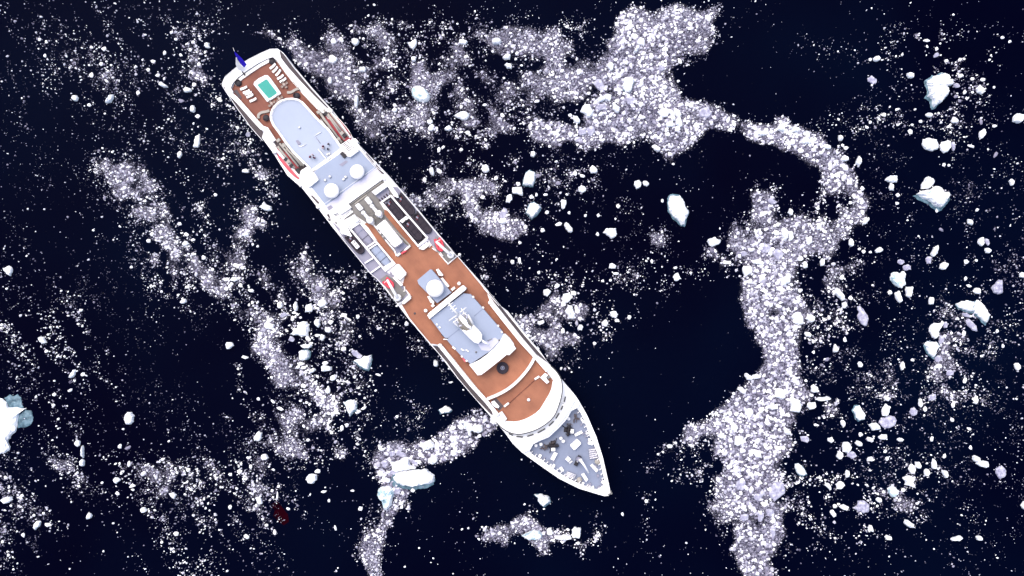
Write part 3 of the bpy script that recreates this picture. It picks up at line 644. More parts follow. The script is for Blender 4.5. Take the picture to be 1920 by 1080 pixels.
for ob, x, y, w, h, a, t in pend:
    base = describe(x, y, w, h, a, t)
    cands = sorted(LM, key=lambda f: math.hypot(f["x"] - x, f["y"] - y))
    lab = None
    for lm in cands[:3]:
        rel, d = relation(x, y, lm)
        s = f"{base} ice piece {rel}"
        if s not in used and len(s.split()) <= 16: lab = s; break
    if lab is None:
        # between two findable things, its two nearest single floes
        near = sorted([q for q in pend if q[0] is not ob], key=lambda q: math.hypot(q[1] - x, q[2] - y))[:6]
        for q in near:
            k = direction(x - q[1], y - q[2])
            rel, d = relation(x, y, cands[0])
            dd = DIRS[k] if DIRS[k] in ("above", "below") else DIRS[k] + " of"
            s = f"{base} ice piece {dd} a {describe(*q[1:])} one by the {cands[0]['nick']}"
            if s not in used and len(s.split()) <= 16: lab = s; break
    if lab is None:
        lm = cands[0]
        s0 = f"{base} ice piece by the {lm['nick']}"
        rows = ["uppermost", "upper", "middle", "lower", "lowest", "leftmost", "rightmost"]
        lab = next((f"{rw} {s0}" for rw in rows if f"{rw} {s0}" not in used), s0)
    used.add(lab)
    tag(ob, lab, "ice floe", "smaller floes in the brash ice")

# ------------------------------------------------------------------ krill slick
sl = [(508, 945), (520, 940), (530, 952), (540, 965), (542, 978), (532, 985), (522, 978), (512, 968), (515, 958)]
c0 = wpx(525, 965)
bm = bmesh.new()
add_prism(bm, [(wpx(*p).x - c0.x, wpx(*p).y - c0.y) for p in sl], -0.05, 0.012)
so = finish(bm, "krill_slick", ALGAE); so.location = c0
tag(so, "dark red slick in the water among white specks, lower left of the ship", "slick")

# ------------------------------------------------------------------ brash ice: thousands of small pieces, one object
GX0, GY0, GX1, GY1, ST = -260, -220, 2180, 1300, 4
nx, ny = (GX1 - GX0) // ST, (GY1 - GY0) // ST
gx = GX0 + (np.arange(nx) + .5) * ST; gy = GY0 + (np.arange(ny) + .5) * ST
PX, PY = np.meshgrid(gx, gy)
def vnoise(cell, seed):
    g = np.random.default_rng(seed)
    mx, my = int((GX1 - GX0) / cell) + 3, int((GY1 - GY0) / cell) + 3
    t = g.random((my, mx))
    u = np.clip((PX - GX0) / cell, 0, None) % (mx - 1.001); v = np.clip((PY - GY0) / cell, 0, None) % (my - 1.001)
    i, j = u.astype(int), v.astype(int); fu, fv = u - i, v - j
    fu = fu * fu * (3 - 2 * fu); fv = fv * fv * (3 - 2 * fv)
    return (t[j, i] * (1 - fu) + t[j, i + 1] * fu) * (1 - fv) + (t[j + 1, i] * (1 - fu) + t[j + 1, i + 1] * fu) * fv
def fbm(cell, seed, oct=3):
    a, s, w = 0, 0, 1.0
    for k in range(oct):
        a = a + w * vnoise(cell / 2 ** k, seed + k); s += w; w *= .55
    return a / s
WX = PX + (fbm(44, 21) - .5) * 46; WY = PY + (fbm(44, 31) - .5) * 46
SX = PX + (fbm(26, 41) - .5) * 26 + (fbm(7, 43, 2) - .5) * 12; SY = PY + (fbm(26, 51) - .5) * 26 + (fbm(7, 53, 2) - .5) * 12
def sdist_poly(pts, X, Y):
    """signed distance (negative inside)"""
    d = np.full(X.shape, 1e9); ins = np.zeros(X.shape, bool)
    n = len(pts)
    for k in range(n):
        ax, ay = pts[k]; bx, by = pts[(k + 1) % n]
        ex, ey = bx - ax, by - ay
        t = np.clip(((X - ax) * ex + (Y - ay) * ey) / (ex * ex + ey * ey + 1e-9), 0, 1)
        d = np.minimum(d, (X - ax - t * ex) ** 2 + (Y - ay - t * ey) ** 2)
        c = ((ay > Y) != (by > Y)) & (X < (bx - ax) * (Y - ay) / ((by - ay) if by != ay else 1e-9) + ax)
        ins ^= c
    d = np.sqrt(d)
    return np.where(ins, -d, d)
def sdist_stroke(pts, X, Y):
    d = np.full(X.shape, 1e9)
    for (ax, ay, aw), (bx, by, bw) in zip(pts, pts[1:]):
        ex, ey = bx - ax, by - ay
        t = np.clip(((X - ax) * ex + (Y - ay) * ey) / (ex * ex + ey * ey + 1e-9), 0, 1)
        d = np.minimum(d, np.hypot(X - ax - t * ex, Y - ay - t * ey) - (aw + (bw - aw) * t) / 2)
    return d
D = np.full(PX.shape, 0.009); SZ = np.full(PX.shape, 2.4); TN = np.full(PX.shape, 0.70)
def put(sd, dens, size, tint, soft):
    global D, SZ, TN
    w = 1 / (1 + np.exp(np.clip(sd / (soft / 2.0), -30, 30)))
    D = D * (1 - w) + dens * w; SZ = SZ * (1 - w) + size * w; TN = TN * (1 - w) + tint * w
def poly(pts, dens, size=3.0, tint=.7, soft=14, warp=1):
    X, Y = (WX, WY) if warp else (SX, SY)
    put(sdist_poly(pts, X, Y), dens, size, tint, soft)
def stroke(pts, dens, size=3.5, tint=.75, soft=8, warp=0):
    X, Y = (WX, WY) if warp else (SX, SY)
    put(sdist_stroke(pts, X, Y), dens, size, tint, soft)

# --- thin scatter over whole districts
poly([(1480, 380), (1640, 230), (2180, 200), (2180, 900), (1900, 1010), (1480, 1010)], .055, 1.9, .62, 60)
poly([(560, 180), (1260, 290), (1260, 500), (1000, 560), (760, 420)], .045, 2.0, .62, 50)
poly([(-260, 230), (180, 260), (300, 520), (430, 640), (430, 850), (-260, 850)], .035, 1.9, .55, 60)
poly([(-300, -260), (400, -260), (410, 60), (400, 230), (250, 240), (120, 220), (-300, 190)], .085, 2.6, .72, 40)
poly([(120, 100), (235, 90), (250, 175), (175, 215), (120, 190)], .42, 2.3, .6, 30)
poly([(180, 160), (235, 150), (228, 182), (170, 180)], .7, 2.0, .45, 20)
poly([(265, 62), (395, 55), (400, 120), (390, 215), (330, 200), (270, 170), (240, 165)], .30, 3.0, .75, 24)
poly([(225, 40), (330, 40), (330, 90), (225, 110)], .12, 3, .8, 20)
poly([(-100, 110), (70, 130), (120, 190), (60, 200), (-100, 160)], .10, 2.3, .6, 30)
poly([(290, 215), (440, 200), (490, 300), (480, 345), (330, 320), (250, 245)], .16, 2.6, .75, 30)
poly([(440, 255), (495, 265), (505, 350), (470, 372), (425, 345)], .38, 2.8, .78, 20)
stroke([(360, 60, 22), (378, 95, 26), (372, 125, 14), (385, 160, 16), (410, 195, 16), (440, 205, 14), (455, 228, 18), (470, 245, 10)], 1.1, 3.6, .72, 7)
stroke([(150, 265, 8), (175, 308, 22), (190, 322, 26)], .30, 2.3, .5, 14)
poly([(182, 300), (240, 296), (272, 330), (290, 358), (372, 385), (368, 420), (400, 442), (396, 480), (388, 545), (382, 580), (325, 575), (288, 522), (258, 492), (240, 400), (212, 372)], .68, 2.7, .68, 14)
poly([(230, 380), (330, 375), (380, 430), (385, 520), (300, 520), (255, 470)], .62, 3.0, .75, 20)
stroke([(358, 575, 8), (368, 600, 10), (382, 618, 5)], .6, 2.2, .5, 6)
stroke([(490, 335, 36), (478, 420, 40), (452, 460, 38), (440, 515, 48), (430, 555, 34), (470, 590, 36)], .85, 3.4, .78, 12)
poly([(40, 430), (240, 400), (250, 470), (140, 500), (20, 470)], .030, 2.6, .7, 30)
poly([(-300, 520), (60, 545), (190, 560), (175, 640), (165, 720), (165, 800), (150, 830), (60, 800), (40, 700), (45, 640), (-300, 610)], .24, 2.9, .74, 26)
poly([(45, 610), (165, 580), (168, 720), (120, 780), (60, 790), (50, 700)], .30, 3.2, .78, 20)
poly([(-300, 830), (60, 850), (160, 860), (185, 900), (100, 930), (100, 1000), (40, 1080), (-300, 1060)], .34, 3.0, .66, 26)
poly([(0, 920), (95, 915), (105, 1010), (0, 1010)], .38, 2.7, .66, 18)
stroke([(110, 870, 20), (130, 890, 30), (150, 900, 40), (160, 885, 20), (155, 850, 8)], 1.0, 2.6, .6, 9)
poly([(200, 855), (250, 840), (270, 880), (255, 920), (200, 915)], .28, 3.2, .78, 16)
poly([(250, 868), (330, 858), (420, 848), (470, 800), (540, 840), (560, 880), (540, 920), (545, 960), (505, 1012), (430, 1005), (330, 1012), (285, 965), (256, 930)], .52, 2.9, .72, 24)
poly([(262, 872), (335, 872), (330, 925), (265, 930)], .55, 2.3, .55, 16)
poly([(360, 880), (470, 870), (480, 950), (400, 965)], .50, 2.9, .72, 26)
poly([(420, 800), (465, 795), (480, 850), (430, 850)], .30, 2.2, .5, 18)
poly([(300, 990), (560, 985), (520, 1120), (280, 1120)], .10, 2.8, .7, 40)
poly([(240, 800), (350, 780), (360, 850), (260, 850)], .10, 2.4, .6, 26)
# --- left of amidships
poly([(480, 505), (530, 490), (575, 452), (592, 478), (640, 508), (705, 505), (765, 560), (800, 612), (740, 606), (700, 622), (650, 600), (600, 610), (480, 615)], .50, 2.9, .74, 16)
poly([(480, 495), (540, 495), (545, 530), (490, 560)], .6, 2.8, .7, 16)
stroke([(478, 590, 26), (505, 605, 44), (498, 655, 40), (530, 690, 60), (575, 715, 56), (600, 755, 44), (615, 790, 50), (640, 815, 46)], 1.15, 3.5, .72, 10)
poly([(500, 560), (640, 560), (650, 640), (590, 700), (520, 640)], .58, 3.4, .76, 18)
poly([(590, 640), (660, 640), (690, 730), (700, 790), (640, 760), (590, 700)], .42, 3.2, .76, 18)
stroke([(585, 700, 40), (612, 735, 40), (618, 770, 30)], 1.4, 3.6, .72, 10)
stroke([(448, 690, 12), (455, 715, 12), (470, 735, 6), (500, 730, 8), (530, 722, 5)], .8, 2.8, .8, 5)
stroke([(500, 745, 12), (530, 765, 20), (550, 790, 60), (565, 820, 70), (592, 842, 40), (602, 860, 16)], 1.15, 3.0, .62, 10)
stroke([(600, 858, 9), (645, 853, 9)], 1.6, 3.2, .55, 5)
poly([(480, 770), (530, 770), (520, 830), (480, 830)], .42, 2.5, .6, 18)
stroke([(640, 815, 30), (675, 840, 22), (685, 870, 12)], .55, 3.2, .78, 9)
stroke([(760, 725, 14), (760, 770, 24), (762, 830, 22)], .40, 2.4, .55, 10)
stroke([(785, 735, 10), (790, 790, 16), (786, 840, 10)], .30, 2.6, .75, 10)
poly([(770, 635), (800, 640), (830, 680), (850, 705), (820, 690), (780, 660)], .75, 3.0, .6, 10, 0)
stroke([(700, 560, 30), (740, 600, 20)], .45, 2.6, .7, 12)
# --- bands beside the bow
stroke([(925, 772, 54), (895, 795, 44), (868, 815, 44), (845, 832, 46), (815, 855, 46), (800, 840, 30)], 2.2, 5.0, .72, 6)
stroke([(722, 845, 34), (715, 875, 30), (730, 900, 30)], 2.4, 4.6, .80, 6)
stroke([(735, 840, 26), (765, 855, 26), (785, 875, 14)], 2.2, 4.4, .62, 6)
stroke([(735, 900, 18), (750, 920, 24), (752, 945, 8)], 1.8, 3.8, .62, 6)
stroke([(740, 950, 10), (722, 965, 20), (710, 990, 30), (695, 1010, 44), (690, 1040, 46), (700, 1075, 20)], 1.7, 3.4, .60, 7)
stroke([(690, 955, 8), (694, 985, 18)], 1.2, 2.8, .5, 6)
stroke([(905, 1012, 12), (925, 1000, 16), (950, 1003, 14), (975, 985, 22), (1000, 985, 26), (1012, 1012, 36), (1024, 1026, 26)], 1.8, 3.6, .70, 6)
stroke([(995, 968, 6), (1012, 950, 10)], .7, 2.6, .7, 5)
stroke([(1120, 972, 6), (1122, 1000, 14), (1124, 1030, 14)], .9, 3.0, .78, 6)
stroke([(1045, 1012, 20), (1085, 1012, 26)], 1.6, 4, .8, 7)
# --- upper middle field, right of the stern
poly([(545, 55), (700, 45), (1000, 40), (1100, 60), (1110, 130), (1090, 225), (1000, 265), (960, 275), (840, 275), (740, 265), (700, 300), (690, 345), (760, 370), (730, 390), (680, 290), (640, 240), (610, 200), (570, 150)], .70, 2.8, .64, 16)
poly([(560, 108), (612, 104), (612, 142), (572, 142)], 2.2, 3.4, .42, 10, 0)
poly([(610, 145), (650, 135), (705, 145), (690, 182), (660, 190), (640, 183), (618, 170)], 2.2, 3.0, .46, 14)
poly([(600, 70), (660, 62), (640, 110), (605, 100)], 1.2, 3.2, .55, 12)
poly([(700, 160), (745, 170), (760, 235), (700, 220), (670, 195)], .9, 3.0, .62, 20)
poly([(770, 130), (860, 100), (880, 150), (800, 165)], .9, 2.4, .46, 22)
poly([(930, 62), (1040, 62), (1070, 110), (1040, 150), (960, 140), (920, 100)], 1.5, 3.0, .66, 18)
poly([(1000, 140), (1090, 120), (1085, 200), (1010, 200)], 1.0, 3.2, .66, 16)
poly([(780, 215), (900, 215), (960, 245), (930, 270), (850, 270), (790, 255)], 1.25, 3.2, .68, 14)
poly([(930, 160), (1010, 180), (1000, 220), (930, 225)], .9, 3.0, .62, 16)
poly([(880, 150), (950, 140), (930, 215), (880, 200)], .50, 2.4, .5, 20)
poly([(630, 255), (690, 250), (735, 300), (740, 370), (700, 340), (650, 290)], .34, 2.6, .6, 16)
for h in ([(905, 90), (952, 96), (948, 135), (915, 142), (895, 122)], [(660, 92), (708, 96), (700, 118), (662, 120)], [(1080, 66), (1138, 62), (1128, 112), (1095, 122), (1080, 95)],
          [(735, 165), (768, 168), (765, 180), (738, 180)], [(860, 130), (880, 128), (878, 142), (860, 145)], [(700, 125), (735, 128), (730, 145), (700, 150)]):
    poly(h, .10, 2.4, .6, 10, 0)
poly([(738, 262), (770, 250), (805, 258), (816, 290), (800, 330), (760, 330), (738, 310)], .006, 2, .6, 8, 0)
poly([(872, 278), (950, 272), (985, 238), (1000, 270), (985, 310), (945, 335), (885, 312)], .05, 3.2, .8, 10, 0)
poly([(400, 65), (540, 62), (545, 90), (500, 90), (415, 150), (395, 120)], .004, 2, .6, 6, 0)
poly([(560, 40), (612, 40), (604, 84), (580, 92), (558, 74)], .01, 2, .6, 6, 0)
poly([(590, 145), (612, 150), (622, 182), (660, 190), (650, 205), (620, 190)], .04, 2.4, .6, 6, 0)
stroke([(490, 60, 6), (545, 82, 16), (560, 100, 22)], 1.4, 3.2, .6, 6)
# --- dense mat, upper right
poly([(1140, 118), (1150, 66), (1165, 20), (1345, 20), (1337, 86), (1292, 108), (1266, 124), (1262, 182), (1302, 196), (1345, 208), (1380, 232), (1348, 246), (1312, 253), (1290, 276), (1262, 286), (1240, 281), (1200, 263), (1150, 276), (1085, 273), (1000, 270), (993, 238), (1048, 228), (1080, 212), (1090, 182), (1100, 142)], 2.4, 4.6, .68, 7, 0)
poly([(1165, 120), (1215, 95), (1250, 150), (1220, 230), (1165, 215)], 2.6, 4.2, .62, 20)
poly([(1085, 140), (1140, 125), (1120, 200), (1080, 215), (1060, 200)], 1.1, 4.0, .75, 14)
stroke([(1330, 228, 22), (1375, 240, 20), (1420, 250, 26), (1470, 253, 38), (1522, 282, 52), (1562, 318, 66), (1580, 340, 54)], 2.5, 4.6, .68, 6)
stroke([(1580, 345, 40), (1612, 372, 22), (1618, 405, 16)], 2.0, 4.8, .75, 6)
stroke([(1290, 280, 14), (1262, 300, 14), (1275, 290, 10)], .9, 3, .6, 8)
# --- dense column, right
stroke([(1433, 368, 52), (1440, 392, 44)], 2.0, 4.0, .60, 7)
poly([(1405, 400), (1470, 395), (1560, 390), (1615, 385), (1612, 425), (1575, 470), (1600, 500), (1560, 530), (1500, 545), (1390, 545), (1365, 500), (1338, 482), (1380, 450)], 1.15, 3.8, .72, 12)
poly([(1485, 395), (1545, 420), (1560, 470), (1500, 475), (1480, 440)], 1.9, 3.8, .66, 14)
poly([(1340, 475), (1400, 460), (1430, 480), (1420, 510), (1375, 500)], 1.6, 4.2, .7, 10)
poly([(1530, 365), (1600, 378), (1580, 420), (1540, 410)], .55, 3.6, .78, 14)
poly([(1388, 495), (1484, 492), (1490, 540), (1500, 600), (1505, 660), (1512, 700), (1515, 755), (1490, 770), (1488, 850), (1476, 900), (1470, 960), (1465, 1030), (1440, 1100), (1400, 1100), (1376, 1005), (1356, 950), (1345, 900), (1335, 850), (1330, 800), (1336, 780), (1385, 750), (1415, 712), (1430, 690), (1434, 660), (1426, 630), (1403, 590), (1391, 540)], 2.6, 4.4, .66, 7, 0)
poly([(1345, 770), (1440, 750), (1480, 800), (1460, 960), (1380, 960), (1345, 850)], 2.6, 5.2, .70, 20)
poly([(1498, 545), (1600, 545), (1610, 600), (1580, 680), (1590, 760), (1560, 830), (1600, 930), (1600, 1010), (1470, 1020), (1478, 900), (1490, 780), (1515, 750)], .38, 3.3, .74, 18)
poly([(1492, 540), (1570, 530), (1560, 600), (1505, 640)], .62, 3.2, .74, 12)
stroke([(1520, 690, 30), (1540, 790, 24), (1500, 830, 20), (1490, 900, 14), (1480, 960, 20)], .75, 3.6, .75, 12)
poly([(1440, 860), (1500, 905), (1490, 960), (1460, 950)], .9, 3.2, .7, 10)
poly([(1515, 690), (1640, 690), (1700, 710), (1690, 760), (1600, 740), (1520, 740)], .40, 2.2, .5, 18)
poly([(1660, 690), (1790, 660), (1860, 700), (1850, 760), (1700, 760)], .40, 2.7, .64, 20)
poly([(1760, 580), (1850, 565), (1870, 620), (1830, 680), (1760, 690)], .42, 3.0, .70, 18)
poly([(1600, 780), (1720, 790), (1700, 860), (1620, 880), (1540, 850)], .22, 3.2, .74, 22)
poly([(1560, 880), (1740, 870), (1730, 960), (1640, 1010), (1560, 990)], .30, 3.2, .74, 22)
poly([(1690, 890), (1740, 900), (1710, 970), (1660, 960)], .6, 3.0, .66, 12)
poly([(1840, 860), (1900, 870), (1880, 900), (1840, 890)], .12, 3, .7, 18)
poly([(1480, 820), (1560, 800), (1570, 850), (1530, 860), (1500, 850)], .015, 2.4, .6, 8, 0)
poly([(1560, 920), (1620, 920), (1600, 945), (1560, 945)], .02, 2.4, .6, 8, 0)
poly([(1495, 840), (1560, 800), (1575, 830), (1570, 890), (1500, 870)], .05, 2.8, .7, 10, 0)
# left lobe of the column, lower
stroke([(1250, 836, 10), (1275, 828, 14), (1302, 815, 44), (1325, 812, 40)], 1.7, 3.6, .62, 7)
stroke([(1246, 850, 8), (1235, 870, 10), (1210, 880, 16)], .55, 2.6, .55, 7)
poly([(1240, 845), (1330, 830), (1345, 900), (1375, 1010), (1340, 1000), (1310, 910), (1260, 890)], .22, 2.6, .7, 12)
stroke([(1318, 880, 24), (1340, 930, 26), (1350, 980, 20)], .60, 2.8, .75, 8)
stroke([(1208, 935, 4), (1212, 970, 8), (1208, 1005, 10)], .35, 3, .75, 6)
# --- middle bands
poly([(960, 600), (1000, 585), (1020, 560), (1040, 538), (1082, 532), (1115, 543), (1128, 570), (1130, 600), (1142, 625), (1125, 640), (1100, 622), (1070, 642), (1035, 646), (1020, 662), (1005, 655), (985, 625)], 1.35, 4.6, .74, 8, 0)
poly([(960, 600), (1010, 590), (1050, 600), (1030, 650), (1000, 650)], 1.5, 4.2, .68, 10)
poly([(1095, 620), (1120, 618), (1122, 636), (1098, 640)], .05, 3, .7, 6, 0)
poly([(905, 490), (1000, 515), (1240, 505), (1250, 560), (1180, 570), (1130, 560), (1040, 530), (960, 560), (920, 530)], .22, 2.8, .74, 20)
stroke([(990, 540, 24), (1030, 530, 20), (1090, 525, 10)], .7, 3.0, .7, 10)
stroke([(1145, 515, 8), (1200, 522, 12), (1240, 545, 14)], .45, 2.8, .74, 8)
stroke([(1035, 665, 12), (1060, 680, 16), (1078, 685, 12)], .45, 3.0, .7, 8)
poly([(1130, 575), (1160, 570), (1165, 600), (1140, 630)], .35, 3.4, .8, 8)
poly([(800, 310), (880, 298), (915, 325), (935, 360), (900, 372), (865, 360), (835, 372)], .95, 2.9, .62, 12)
poly([(960, 300), (1100, 300), (1110, 350), (1060, 380), (980, 365)], .38, 3.0, .70, 18)
stroke([(868, 355, 26), (885, 385, 28), (915, 410, 40), (945, 425, 46), (975, 415, 34), (985, 400, 20)], 1.7, 3.4, .70, 8)
stroke([(760, 360, 20), (785, 380, 34), (835, 375, 14), (865, 362, 12)], 1.0, 2.9, .62, 8)
stroke([(795, 395, 24), (812, 410, 26), (820, 425, 14)], .75, 2.6, .55, 8)
stroke([(915, 440, 20), (925, 470, 34), (935, 480, 14)], .60, 2.8, .6, 9)
stroke([(905, 495, 14), (915, 520, 24), (900, 520, 20)], .70, 3.0, .66, 9)
stroke([(860, 410, 10), (885, 415, 16)], .6, 3.0, .75, 7)
poly([(1205, 432), (1235, 430), (1255, 462), (1220, 466)], .75, 2.8, .64, 9)
poly([(1000, 470), (1070, 470), (1060, 510), (1010, 510)], .05, 3, .8, 10)
poly([(1255, 500), (1310, 495), (1310, 545), (1200, 550), (1220, 510)], .14, 2.8, .74, 12)
# --- right side scatter
poly([(1490, 72), (1700, 110), (1690, 135), (1560, 118), (1490, 95)], .20, 2.6, .66, 18)
poly([(1670, 55), (1770, 55), (1860, 130), (1830, 150), (1740, 120), (1690, 110)], .28, 2.8, .66, 18)
poly([(1785, 130), (1860, 140), (1855, 190), (1800, 230), (1760, 215), (1790, 185)], .45, 3.2, .64, 16)
poly([(1600, 195), (1720, 190), (1800, 215), (1790, 250), (1660, 250), (1610, 235)], .22, 3.0, .74, 18)
poly([(1525, 215), (1600, 220), (1590, 250), (1530, 245)], .14, 2.6, .6, 14)
poly([(1620, 120), (1690, 130), (1690, 200), (1620, 190)], .06, 2.7, .75, 20)
poly([(1780, 345), (1830, 350), (1830, 385), (1770, 390)], .22, 2.4, .5, 14)
poly([(1730, 400), (1930, 390), (1980, 480), (1930, 560), (1840, 530), (1740, 450)], .09, 2.8, .66, 24)
poly([(1880, 470), (2000, 460), (2000, 560), (1890, 555)], .34, 2.6, .5, 18)
poly([(1900, 560), (2180, 560), (2180, 800), (1920, 760)], .06, 2.8, .7, 40)
poly([(1850, 55), (2180, 55), (2180, 130), (1850, 110)], .05, 3, .7, 30)
# --- clear leads
poly([(1345, 95), (1480, 100), (1590, 150), (1600, 195), (1520, 215), (1400, 205), (1310, 185), (1270, 170), (1275, 125)], .004, 2, .6, 8, 0)
poly([(1330, 262), (1345, 255), (1410, 262), (1500, 300), (1540, 320), (1540, 375), (1500, 385), (1465, 350), (1400, 345), (1360, 400), (1290, 420), (1280, 300)], .006, 2, .6, 8, 0)
poly([(1180, 700), (1240, 560), (1385, 520), (1400, 600), (1420, 680), (1400, 705), (1335, 770), (1280, 800), (1200, 860), (1150, 800)], .001, 2, .6, 8, 0)
# --- nothing under the ship; let the outskirts carry on thinly
ship_px = [(417, 155), (525, 92), (560, 120), (730, 330), (860, 481), (1040, 690), (1100, 780), (1144, 925), (1120, 926), (1010, 870), (930, 795), (800, 640), (640, 445), (530, 300), (445, 205)]
D = np.where(sdist_poly(ship_px, PX, PY) < -3, 0, D)
out = np.maximum(np.maximum(-40 - PX, PX - 1960), np.maximum(20 - PY, PY - 1060)) / 90
D = D * np.clip(1 - .55 * np.clip(out, 0, 1), 0, 1)
# streaky clumping of loose ice; dense mats stay closed
cl = fbm(26, 61, 3)
cl2 = fbm(9, 71, 2)
# on the left the loose ice is drawn out in long wisps running down to the right
_px, _py = PX, PY
PX, PY = GX0 + 900 + (_px * .57 + _py * .82) * .34, GY0 + 700 + (_px * .82 - _py * .57)
wisp = fbm(24, 91, 3)
PX, PY = _px, _py
wl = np.clip((820 - PX) / 160, 0, 1)
cl = cl * (1 - wl * .85) + wisp * wl * .85
loose = np.clip(1.35 - D * .7, 0, 1)
cm = np.clip((cl - .5) * 6.0 + 1.0, .04, 2.9) * np.clip((cl2 - .5) * 3.4 + 1, .15, 2.2)
D = D * (loose * cm + (1 - loose) * np.clip((cl - .5) * 3.4 + 1.05, .18, 1.45))
TN = np.clip(TN + (fbm(40, 81) - .5) * .75, .1, 1)

SZ = SZ * np.where(D < .9, .80, .86); D = D * np.where(D < .9, .70, 1.0); TN = TN - np.where(D < .9, .15, .05)
Dm = D.copy()
TN = TN - .23 * np.clip((D - .9) / 1.2, 0, 1)
cell_exp = D * ST * ST / (0.75 * SZ ** 2)
cnt = rng.poisson(np.clip(cell_exp, 0, 12))
ci = np.repeat(np.arange(cnt.size), cnt.ravel())
N = ci.size
px = PX.ravel()[ci] + rng.uniform(-ST / 2, ST / 2, N); py = PY.ravel()[ci] + rng.uniform(-ST / 2, ST / 2, N)
sz = SZ.ravel()[ci] * np.clip(rng.lognormal(-.26, .58, N), .32, 3.2)
tn = TN.ravel()[ci] + rng.normal(0, .30, N) + (sz - SZ.ravel()[ci]) * .07
dn = D.ravel()[ci]
keep = np.ones(N, bool)
for fx, fy, fr in ice_footprints:
    keep &= (px - fx) ** 2 + (py - fy) ** 2 > fr * fr
asp = rng.uniform(.5, .95, N); ang = rng.uniform(0, math.pi, N)
ang = np.where(rng.random(N) < .35, rng.normal(.15, .35, N), ang)
px, py, sz, tn, dn, asp, ang = [q[keep] for q in (px, py, sz, tn, dn, asp, ang)]
# flat broken plates among the closed brash
dm_ = np.clip(D.ravel(), 0, 2.6) * (Dm.ravel() > 1.0); dm_ /= dm_.sum()
M = 620; c2 = rng.choice(D.size, M, p=dm_)
px = np.r_[px, PX.ravel()[c2] + rng.uniform(-2, 2, M)]; py = np.r_[py, PY.ravel()[c2] + rng.uniform(-2, 2, M)]
sz = np.r_[sz, np.clip(rng.lognormal(2.12, .24, M), 5.5, 15)]; tn = np.r_[tn, np.clip(rng.normal(.68, .16, M), .35, 1)]
dn = np.r_[dn, np.ones(M)]; asp = np.r_[asp, rng.uniform(.55, .95, M)]; ang = np.r_[ang, rng.uniform(0, math.pi, M)]
# the traced floes beyond the three hundred largest join the brash
if rest:
    R = np.array([[a, b, c, d, e] for a, b, c, d, e, t in rest]); T = np.array([.95 if t == 'w' else .55 for *_, t in rest])
    px = np.r_[px, R[:, 0]]; py = np.r_[py, R[:, 1]]; sz = np.r_[sz, R[:, 2] * 1.12]; tn = np.r_[tn, T]
    dn = np.r_[dn, np.zeros(len(R))]; asp = np.r_[asp, R[:, 3] / R[:, 2]]; ang = np.r_[ang, np.radians(-R[:, 4])]
N = px.size
K = 6
th = (np.arange(K)[None] + rng.uniform(-.32, .32, (N, K))) * 2 * math.pi / K + rng.uniform(0, 6.28, (N, 1))
rad = rng.uniform(.72, 1.12, (N, K)) * (sz[:, None] / 2) * MPP
ux = np.cos(th) * rad; uy = np.sin(th) * rad * asp[:, None]
ca, sa = np.cos(ang)[:, None], np.sin(ang)[:, None]
ox = ux * ca - uy * sa; oy = ux * sa + uy * ca
cx = ((px - 960) * MPP)[:, None]; cy = ((540 - py) * MPP)[:, None]
tn = np.clip(tn, .03, 1)
hgt = (0.05 + 0.28 * np.minimum(sz, 5.5) * MPP * (0.35 + tn) * rng.uniform(.5, 1.2, N))[:, None] + rng.uniform(0, .05, N)[:, None]
tilt = rng.normal(0, .16, (N, 2)) * np.where(sz > 5.5, .25, 1)[:, None]
ins = rng.uniform(.60, .86, (N, 1))
V = np.zeros((N, 2 * K, 3), np.float32)
V[:, :K, 0] = cx + ox; V[:, :K, 1] = cy + oy; V[:, :K, 2] = -0.05
V[:, K:, 0] = cx + ox * ins; V[:, K:, 1] = cy + oy * ins
V[:, K:, 2] = np.maximum(hgt + tilt[:, :1] * ox + tilt[:, 1:] * oy, 0.03)
base = (np.arange(N) * 2 * K)[:, None, None]
q = np.arange(K)
side = np.stack([q, (q + 1) % K, K + (q + 1) % K, K + q], 1)[None]
top = (K + q)[None, None]
lv = np.concatenate([(side + base).reshape(N, -1), (top + base).reshape(N, -1)], 1)
me = bpy.data.meshes.new("brash_ice")
me.vertices.add(N * 2 * K); me.vertices.foreach_set("co", V.ravel())
me.loops.add(N * 5 * K); me.loops.foreach_set("vertex_index", lv.ravel().astype(np.int32))
tot = np.tile(np.r_[np.full(K, 4), K], N); st = np.r_[0, np.cumsum(tot)[:-1]]
me.polygons.add(N * (K + 1)); me.polygons.foreach_set("loop_start", st.astype(np.int32)); me.polygons.foreach_set("loop_total", tot.astype(np.int32))
at = me.attributes.new("thickness", 'FLOAT', 'POINT'); at.data.foreach_set("value", np.repeat(tn, 2 * K).astype(np.float32))
me.update(calc_edges=True); me.validate()
brash = link("brash_ice", me, ICE_ATTR)
tag(brash, 'white and grey brash ice crumbs scattered and packed in drifting bands', 'brash ice', kind='stuff')
print("brash pieces", N)

# --- slush film: frazil and crumbs too fine to count, lying between the pieces
def blur(a, n):
    k = np.ones(2 * n + 1) / (2 * n + 1)
    a = np.apply_along_axis(lambda q: np.convolve(q, k, 'same'), 0, a)
    return np.apply_along_axis(lambda q: np.convolve(q, k, 'same'), 1, a)
cov = blur(blur(np.clip(Dm, 0, 1.6), 2), 1)
cov = (.80 * np.clip((cov - .42) / 1.2, 0, 1) + .17 * np.clip((cov - .05) / .5, 0, 1)) * np.where(sdist_poly(ship_px, PX, PY) < -6, 0, 1)
use = np.argwhere(cov > .02)
idx = -np.ones((ny + 1, nx + 1), int)
quads = []
for j, i in use: quads.append((j, i))
Q = np.array(quads)
corn = np.stack([Q, Q + [0, 1], Q + [1, 1], Q + [1, 0]], 1)
flat = corn[..., 0] * (nx + 1) + corn[..., 1]
uq, inv = np.unique(flat.ravel(), return_inverse=True)
vj, vi = uq // (nx + 1), uq % (nx + 1)
